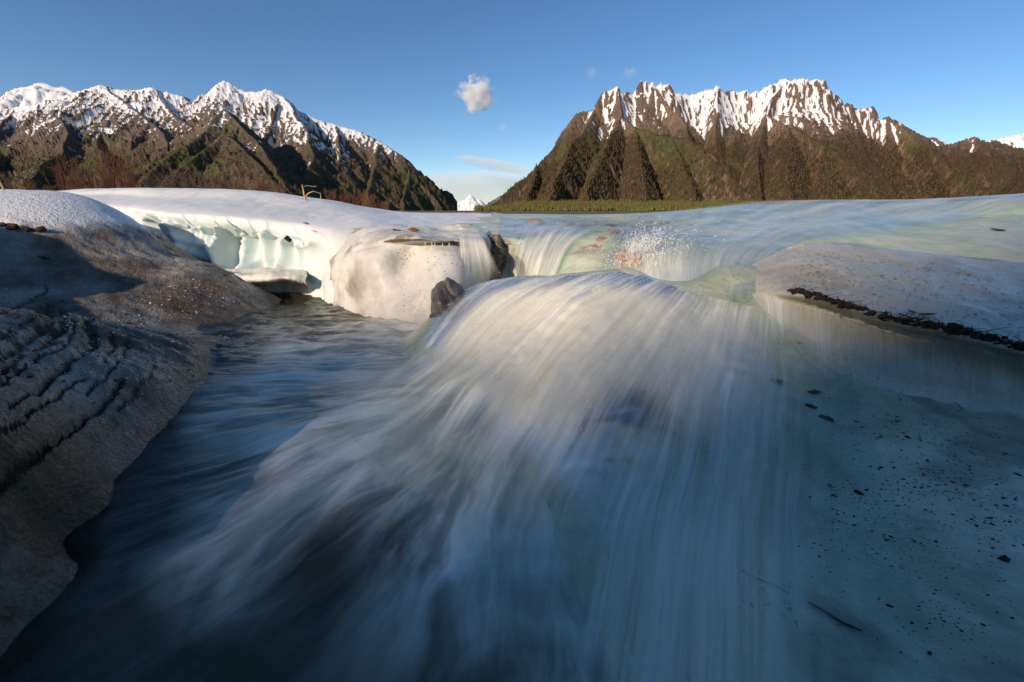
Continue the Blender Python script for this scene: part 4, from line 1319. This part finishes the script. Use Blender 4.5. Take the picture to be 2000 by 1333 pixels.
leaf("dead_leaf", P(562, 468, 5.95), .11, M_darkleaf, 1.0, "dark brown leaf stuck on the rim of the fluted ice wall", tilt=(1.0, .2))
leaf("dead_leaf", P(597, 437, 6.3), .07, M_leaf, .4, "upper small orange leaf on the snow above the ice wall")
leaf("dead_leaf", P(612, 452, 6.0), .06, M_leaf, 2.0, "lower small orange leaf on the snow above the ice wall")
leaf("dead_leaf", P(808, 451, 5.2), .14, M_leaf, .3, "orange leaf on top of the ice boulder")
leaf("dead_leaf", P(775, 452, 5.25), .12, M_darkleaf, 2.4, "dark brown leaf on top of the ice boulder")

def on_slab(u, r, up=.006):
    return slab.ev(np.array([u]), np.array([r]))[0] + np.array([0, 0, up])
leaf("dead_leaf", on_slab(1782, 3.55, .012), .055, M_leaf, .5, "left of the two curled leaves above the dark debris line")
leaf("dead_leaf", on_slab(1812, 3.55, .012), .075, M_leaf, 2.6, "right of the two curled leaves above the dark debris line")
leaf("dead_leaf", on_slab(1762, 3.75, .012), .05, M_darkleaf, 1.2, "dark leaf at the gap in the debris line on the slab")
o = terr.ev(np.array([1955.]), np.array([2.75]))[0]
o[2] += .035 * float(fbm(v3(o[0] * 1.2, o[1] * .7, 12.), 4)) + .004
leaf("dead_leaf", o, .11, M_darkleaf, .6, "dark leaf on the wet plateau near the right edge", tilt=(.12, .0), curl=.15)

# debris line along the slab lip: ragged peat clumps
def clump(name, u0, u1, label, rr=.030, surf=slab, row=3.93):
    V, F, b = [], [], 0
    n = int((u1 - u0) / 2.4)
    for k in range(n):
        u = u0 + (u1 - u0) * (k + .5) / n + random.uniform(-4, 4)
        p = surf.ev(np.array([u]), np.array([row + random.gauss(0, .11)]))[0] + np.array([0, 0, .004 + random.uniform(0, .008)])
        v, f = ICO[2]
        r = rr * random.uniform(.22, .75)
        w = (v * (1 + .7 * fbm(v * 2.4 + k * 3.1, 3)[:, None]) * r * np.array([random.uniform(1, 2.2), random.uniform(.6, 1.1), random.uniform(.35, .8)])) @ rotz(random.gauss(-.35, .5)).T
        V.append(w + p)
        F.append(f + b)
        b += len(v)
        if random.random() < .5:      # bristly fibres
            for m in range(3):
                e = p + np.array([random.gauss(0, .035), random.gauss(0, .03), random.uniform(-.01, .035)])
                tv, tf = tube_geo([([p, e], [.0022, .001])], 3)
                tri = np.concatenate([tf[:, [0, 1, 2]], tf[:, [0, 2, 3]]])
                V.append(tv)
                F.append(tri + b)
                b += len(tv)
    V = np.concatenate(V)
    c = V.mean(0)
    o = link(name, raw_mesh(name, V - c, np.concatenate(F)), M_peat)
    o.location = c
    thing(o, label, "debris", "peat clumps along ice edges")
    return o
clump("peat_clump", 1545, 1706, "longest dark peat clump at the left end of the right slab edge", .024)
clump("peat_clump", 1716, 1797, "second dark peat clump from the left on the right slab edge", .021)
clump("peat_clump", 1801, 1843, "third dark peat clump from the left on the right slab edge", .021)
clump("peat_clump", 1846, 1893, "fourth dark peat clump from the left on the right slab edge", .024)
clump("peat_clump", 1900, 2040, "dark peat clump running out of the frame on the right slab edge", .026)
V, F, b = [], [], 0
for k in range(30):
    u = random.uniform(0, 84)
    p = P(u, np.interp(u, [0, 30, 55, 85], [438, 444, 449, 449]) + random.gauss(0, 1.5), np.interp(u, [0, 85], [5.0, 5.12]) - .05)
    v, f = ICO[2]
    w = v * (1 + .4 * fbm(v * 2 + k, 3)[:, None]) * random.uniform(.013, .034) * np.array([1.8, 1, .8])
    V.append(w + p)
    F.append(f + b)
    b += len(v)
V = np.concatenate(V)
c = V.mean(0)
o = link("peat_clump", raw_mesh("peat_clump", V - c, np.concatenate(F)), M_peat)
o.location = c
thing(o, "thin dark peat strip on the snow lobe at the left edge", "debris", "peat clumps along ice edges")

# needle litter on the slab top, grit on the slope: uncountable
paths = []
for k in range(280):
    u = random.uniform(1540, 2040)
    r = random.uniform(1.7, 3.8)
    p = on_slab(u, r, .004)
    a = random.gauss(.2, .6)
    L = random.uniform(.012, .05)
    e = np.array([math.cos(a), math.sin(a), 0]) * L
    e2 = on_slab(u + e[0] * 250, r - e[1] * 2.0, .005)
    m = (p + e2) / 2 + np.array([0, 0, .006])
    paths.append(([p, m, e2], [.0009, .0012, .0008]))
stuff(tubes("needle_litter", paths, M_darkleaf, 3))

def slope_pt(u, v):
    x, y = hit(u, v)
    return np.array([float(x), float(y), float(slope_z(x, y))])
V, F, b = [], [], 0
clus = [(1800, 950, 120, 60, 420), (1760, 830, 110, 50, 160), (1900, 870, 90, 60, 140), (1700, 1000, 90, 60, 160), (1850, 1080, 130, 80, 200), (1950, 1010, 70, 90, 160), (1480, 870, 60, 60, 90), (1600, 1050, 80, 100, 120), (1200, 800, 50, 60, 80), (1850, 1230, 120, 60, 100)]
for cu, cv, su, sv, n in clus:
    for k in range(n):
        u, v_ = random.gauss(cu, su * .6), random.gauss(cv, sv * .6)
        if u > 2060 or u < 1100:
            continue
        p = slope_pt(u, v_)
        v, f = ICO[1]
        r = .0010 * math.exp(random.gauss(0, .5)) * (.7 + p[1] * .5)
        w = v * r * np.array([random.uniform(1, 2.4), 1, .5])
        w = w @ rotz(random.gauss(-.3, .5)).T
        V.append(w + p + [0, 0, r * .3])
        F.append(f + b)
        b += len(v)
stuff(link("grit_specks", raw_mesh("grit_specks", np.concatenate(V), np.concatenate(F)), M_peat))
clods = [(1472, 748, .022, "leftmost dark clod frozen in the ice below the slab"), (1518, 745, .026, "second dark clod from the left frozen in the ice below the slab"), (1592, 761, .022, "flat dark clod right of the others below the slab"), (1584, 790, .019, "dark clod just above the lowest of the group below the slab"), (1614, 815, .020, "lowest dark clod of the group below the slab"),
         (1190, 762, .020, "upper dark clod in the gap of the main fall"), (1215, 812, .018, "lower dark clod in the gap of the main fall"), (1300, 842, .030, "large dark clod under the right part of the main fall"),
         (1676, 966, .011, "small dark clod at the left of the grit patch"), (1960, 1098, .011, "small dark clod near the right edge on the ice slope"), (1772, 856, .008, "small dark clod above the grit patch")]
for k, (u, v_, r, lab) in enumerate(clods):
    p = slope_pt(u, v_)
    thing(blob("peat_clod", p + [0, 0, r * .15], (r * 1.2, r * .75, r * .4), M_peat, .75, 2.2, 60. + k, 4, random.gauss(-.4, .5)), lab, "clod", "dark clods on the ice slope")
pts = [slope_pt(u, v_) + [0, 0, .004] for u, v_ in [(1575, 1186), (1600, 1196), (1622, 1212), (1645, 1224), (1682, 1242)]]
thing(tubes("twig", [(pts, [.0016, .0022, .003, .0034, .0015])], M_dtwig, 6), "dark twig lying on the ice slope near the bottom right", "twig")
pts = [slope_pt(u, v_) + [0, 0, .002] for u, v_ in [(1430, 1110), (1460, 1128), (1500, 1150), (1540, 1170)]]
thing(tubes("twig", [(pts, [.0008, .0014, .0016, .0008])], M_dtwig, 5), "faint thin twig left of the dark twig on the ice slope", "twig")
pts = [slope_pt(u, v_) + [0, 0, .003] for u, v_ in [(1862, 787), (1872, 794), (1880, 806)]]
thing(tubes("twig", [(pts, [.0014, .0018, .001])], M_darkleaf, 5), "short curved brown twig on the ice under the slab", "twig")
def bank_hit(u, v):
    dx, dy, dz = ray(u, v)
    ts = np.linspace(.5, 9.0, 900)
    d = ZC + dz * ts - bankF(dx * ts, dy * ts)
    k = int(np.argmax(d < 0))
    return np.array([dx * ts[k], dy * ts[k], ZC + dz * ts[k] + .03])
thing(tubes("twig", [([bank_hit(76, 506), bank_hit(88, 510), bank_hit(98, 511)], [.008, .016, .006]), ([bank_hit(86, 509), bank_hit(91, 503)], [.007, .004])], M_dtwig, 6), "short dark twig on the shaded left bank", "twig")

# ------------------------------------------------ droplets
M_drop = NT("droplet_water")
M_drop = M_drop.surf(M_drop.prin((.9, .93, .95), .25, IOR=1.33))
def droplets(name, pts, rad, stretch):
    v, f = ICO[1]
    V = (v[None] * rad[:, None, None])
    V = V + (v[None] @ np.array([0, 0, 1.0]))[..., None] * stretch[:, None, :]
    V = V + pts[:, None]
    n = len(pts)
    F = (f[None] + len(v) * np.arange(n)[:, None, None]).reshape(-1, 3)
    return stuff(link(name, raw_mesh(name, V.reshape(-1, 3), F), M_drop))
# ballistic arcs from the splash stone
n = 5200
c0 = P(1238, 500, 4.2)
vx = RNG.normal(.75, .75, n)
vy = RNG.normal(-.3, .4, n)
vz = np.abs(RNG.normal(1.45, .42, n))
tm = RNG.uniform(.02, .42, n)
pts = c0 + np.stack([vx * tm + RNG.normal(0, .05, n), vy * tm + RNG.normal(0, .05, n), vz * tm - 4.9 * tm ** 2], -1)
k = pts[:, 2] > c0[2] - .12
vel = np.stack([vx, vy, vz - 9.8 * tm], -1)
droplets("splash_spray", pts[k], RNG.uniform(.0009, .0030, n)[k], (vel * .007)[k])
# flecks riding on the main fall
n = 900
si = RNG.integers(5, 150, n)
ti = RNG.integers(4, 150, n)
xyf = xy[si, ti]
zf = slope_z(xyf[:, 0], xyf[:, 1]) + RNG.uniform(.03, .10, n)
nx = xy[si, ti + 3] - xyf
nx /= np.linalg.norm(nx, axis=1)[:, None]
droplets("fall_droplets", np.column_stack([xyf, zf]), RNG.uniform(.0008, .0022, n), np.column_stack([nx, -.5 * np.ones(n)]) * RNG.uniform(.003, .012, (n, 1)))

# ------------------------------------------------ clouds
def cloud(name, c, r, dens, label, amp=.3, freq=1.4, seed=0., tilt=0., het=True, sub=4):
    t = NT(name + "_vapour")
    pv = t.n("ShaderNodeVolumePrincipled")
    pv.inputs["Color"].default_value = (.995, .995, .995, 1)
    pv.inputs["Anisotropy"].default_value = -.2
    pv.inputs["Density"].default_value = dens
    if het:
        ob = t.obj()
        ob = t.scale(ob, (1 / r[0], 1 / r[1], 1 / r[2]))
        ln = t.n("ShaderNodeVectorMath", operation='LENGTH')
        t.t.links.new(ob, ln.inputs[0])
        nz_ = t.noise(2.1, 5, .62, ob)
        e = t.math('ADD', t.math('SUBTRACT', 1.0, ln.outputs["Value"]), t.math('MULTIPLY', t.math('SUBTRACT', nz_, .5), 2.6))
        t.t.links.new(t.mapr(e, .05, .55, 0., dens), pv.inputs["Density"])
    t.t.links.new(pv.outputs[0], t.out.inputs["Volume"])
    o = blob(name, c, r, t.m, amp, freq, seed, sub, 0., tilt)
    thing(o, label, "cloud")
    return o
D = 9000.
m_ = D / FPX
cloud("cloud", P(932, 186, D), (37 * m_, 28 * m_, 30 * m_), .010, "small white puffy cloud above the valley gap", .55, 1.1, 6., .45)
cloud("cloud", P(949, 160, D), (9 * m_, 8 * m_, 12 * m_), .004, "tiny wisp above the puffy cloud", .35, 1.3, 9.)
cloud("cloud", P(981, 249, D), (9 * m_, 7 * m_, 9 * m_), .003, "tiny wisp below right of the puffy cloud", .35, 1.3, 13.)
cloud("cloud", P(1155, 143, D), (12 * m_, 8 * m_, 12 * m_), .0015, "faint wisp left of the right mountain summit", .35, 1.3, 17.)
cloud("cloud", P(1230, 142, D), (16 * m_, 8 * m_, 10 * m_), .002, "faint wisp just above the right mountain towers", .35, 1.3, 21.)
D = 22000.
m_ = D / FPX
cloud("cloud", P(965, 322, D), (70 * m_, 30 * m_, 10 * m_), .0006, "thin slanting cloud streak above the far snowy peak", .25, 1.2, 25., .18, False)
cloud("cloud", P(930, 368, D * 1.1), (190 * m_, 60 * m_, 34 * m_), .0004, "broad pale cloud bank low in the valley gap", .2, 1.1, 29., 0., False)

# ------------------------------------------------ unseen ridges added behind the camera to cast shade: near bank, far hill
M_earth = mat_plain("shade_ridge_earth", (.06, .05, .04), (.14, .11, .08), .8, .95, .8, .06)
a_ = np.array([-math.sin(SUN_AZ), -math.cos(SUN_AZ)])
n_ = np.array([-a_[1], a_[0]])
def shade_ridge(name, D0, prof, qs, shape, amp, fr):
    hs_ = np.interp(qs, [p[0] for p in prof], [p[1] for p in prof])
    rows = []
    for D_, f in shape:
        h = -.6 + (hs_ + .6) * f
        xy_ = qs[:, None] * n_[None] - D_ * a_[None]
        z = h + amp * fbm(v3(qs * fr, D_ * fr * .3, 2.), 3) * (f > 0)
        rows.append(np.column_stack([xy_, z]))
    return structure(link(name, grid_mesh(name, np.stack(rows, 1)), M_earth))
nb_ = [(-8, .2), (0, .3), (2.3, .3), (3.0, .3), (3.3, .45), (3.6, .6), (4.2, .8), (5.2, .9), (5.8, .95), (5.95, 1.3), (6.4, 1.3), (7.0, 1.5), (7.3, 1.45), (7.7, 1.3), (9, 1.15)]  # added bank: profile shaped so its shadow falls on the left bank
shade_ridge("shade_bank", 2.0, [(q_, h_ + .8 * math.tan(SUN_EL)) for q_, h_ in nb_],
          np.concatenate([np.linspace(-8, -.1, 30), np.linspace(0, 9, 220)]), [(1.2, 0), (1.45, .35), (1.7, .75), (1.9, .96), (2.0, 1.), (2.2, .97), (3., .8), (4.5, .4), (7., 0)], .03, 2.)
hp = [(-150, 30.), (-60, 14.), (-10, 7.), (-2, 5.0), (-.3, 3.9), (0, 3.4), (.4, 2.9), (.9, 2.2), (1.2, 1.6), (1.5, 1.2), (1.8, 1.2), (2, 1.3), (2.4, 1.75), (2.8, 2.05), (3.2, 2.0), (3.6, 1.6), (4.1, 1.3), (4.6, 1.25), (5.3, .75), (6.2, .7), (8, .7), (12, .4), (40, -8), (85, -26)]  # added bare hill: crest heights set for soft shade over stream and slab
hill_d = 110.0
shade_ridge("shade_hill", hill_d, [(q_, h_ + (hill_d - 1.2) * math.tan(SUN_EL)) for q_, h_ in hp],
          np.concatenate([np.linspace(-150, -6, 60), np.linspace(-5.8, 12, 120), np.linspace(13, 85, 40)]), [(60, 0), (85, .45), (100, .8), (108, .97), (110, 1.), (114, .98), (140, .8), (200, .3), (260, 0)], .2, .8)

# thin water curtain running down the slab face
ns, nt = 200, 110
uu = np.linspace(1440, 2120, ns)[:, None] + np.zeros((1, nt))
tt = np.linspace(0, 1, nt)[None]
rr = 4.15 + 3.6 * tt + 0 * uu
g = slab.ev(uu, rr)
g = g + camward(g) * .022
g[..., 1] -= .10 * (tt * (1 - tt)) * 4 * .35
arc = np.concatenate([np.zeros((ns, 1)), np.cumsum(np.linalg.norm(np.diff(g, axis=1), axis=-1), 1)], 1)
me = grid_mesh("slab_curtain", g)
dens = np.interp(uu, [1440, 1500, 1560, 1650, 1750, 1850, 2000, 2120], [.3, .75, .7, .5, .35, .45, .3, .2])
attr(me, "foam", dens * sst(0, .1, tt) * sst(1, .45, tt) * sst(1440, 1475, uu))
attr(me, "wet", np.zeros((ns, nt)))
vattr(me, "flow", np.stack([uu / 330., arc, 0 * arc], -1))
structure(link("slab_curtain", me, mat_veil("curtain_water", k=(34., .9), lo=.40, hi=.70, film=False, seed=13.)))

# small dark bits frozen on the face of the ice boulder
V, F, b = [], [], 0
for cu, cr_, su, sr, n in [(792, 4.6, 14, .25, 16), (862, 5.35, 16, .2, 18), (788, 5.6, 8, .3, 5), (820, 6.3, 18, .2, 10), (780, 3.0, 40, .2, 12), (860, 3.1, 30, .15, 8)]:
    for k in range(n):
        bi = int(np.argmin(np.abs(boulder_grid[0] - random.gauss(cu, su))))
        bj = int(np.argmin(np.abs(boulder_grid[1] - random.gauss(cr_, sr))))
        p = boulder_grid[2][bi, bj]
        v, f = ICO[1]
        w = v * random.uniform(.0025, .007) * np.array([1.4, .8, .7])
        V.append(w + p)
        F.append(f + b)
        b += len(v)
stuff(link("boulder_specks", raw_mesh("boulder_specks", np.concatenate(V), np.concatenate(F)), M_peat))

# ------------------------------------------------ fine mist at the foot of the fall
def mist(name, c, r, dens, seed, rz=0.):
    t = NT(name + "_vapour")
    pv = t.n("ShaderNodeVolumePrincipled")
    pv.inputs["Color"].default_value = (.97, .98, .99, 1)
    pv.inputs["Anisotropy"].default_value = .1
    ln = t.n("ShaderNodeVectorMath", operation='LENGTH')
    cr_, sr_ = math.cos(-rz), math.sin(-rz)
    ob = t.scale(t.scale(t.obj(), (1, 1, 1), (0, 0, 0), (0, 0, -rz)), (1 / r[0], 1 / r[1], 1 / r[2]))
    t.t.links.new(ob, ln.inputs[0])
    t.t.links.new(t.math('MULTIPLY', t.mapr(ln.outputs["Value"], .85, .1), dens * 1.9), pv.inputs["Density"])
    t.t.links.new(pv.outputs[0], t.out.inputs["Volume"])
    return stuff(blob(name, c, r, t.m, .22, 1.1, seed, 4, rz))
mist("mist", PZ(800, 850, .06), (.62, .42, .13), 1.5, 3., .5)
mist("mist", PZ(1040, 1085, .05), (.22, .20, .08), 2.2, 9., .3)
mist("mist", PZ(700, 745, .03), (.50, .28, .07), 1.6, 15., .2)

# coarse grains of grit and ice lying on the left bank
def grains(name, n, size, mat, urng, vrng):
    V, F, b = [], [], 0
    v, f = ICO[1]
    xs = RNG.uniform(-3.6, -.7, n)
    ysn = RNG.uniform(.7, 5.0, n)
    zs = bankF(xs, ysn)
    u_, v_ = proj(v3(xs, ysn, zs))
    rp = .018 * fbm(v3(xs * 3, ysn * 9, 3.), 5, .6) + .045 * fbm(v3(xs * 1.3, ysn * 1.8, 5.), 4) + .012 * (ridged(v3(xs * 7 + ysn * 2, ysn * 12, 15.), 4) - .6) + .010 * fbm(v3(xs * 1.5, ysn, 1.), 3)
    k = (u_ > urng[0]) & (u_ < urng[1]) & (v_ > vrng[0]) & (v_ < vrng[1]) & (zs > .0)
    for x, y, z in zip(xs[k], ysn[k], (zs + rp)[k]):
        r = size * math.exp(random.gauss(0, .4)) * (.5 + .35 * y)
        V.append(v * r * np.array([random.uniform(.8, 1.6), 1, .7]) + [x, y, z + r * .1])
        F.append(f + b)
        b += len(v)
    return stuff(link(name, raw_mesh(name, np.concatenate(V), np.concatenate(F)), mat))
grains("bank_grit", 3500, .0024, M_peat, (-20, 560), (500, 1200))
grains("ice_grains", 4000, .0018, M_icicle, (120, 560), (520, 900))
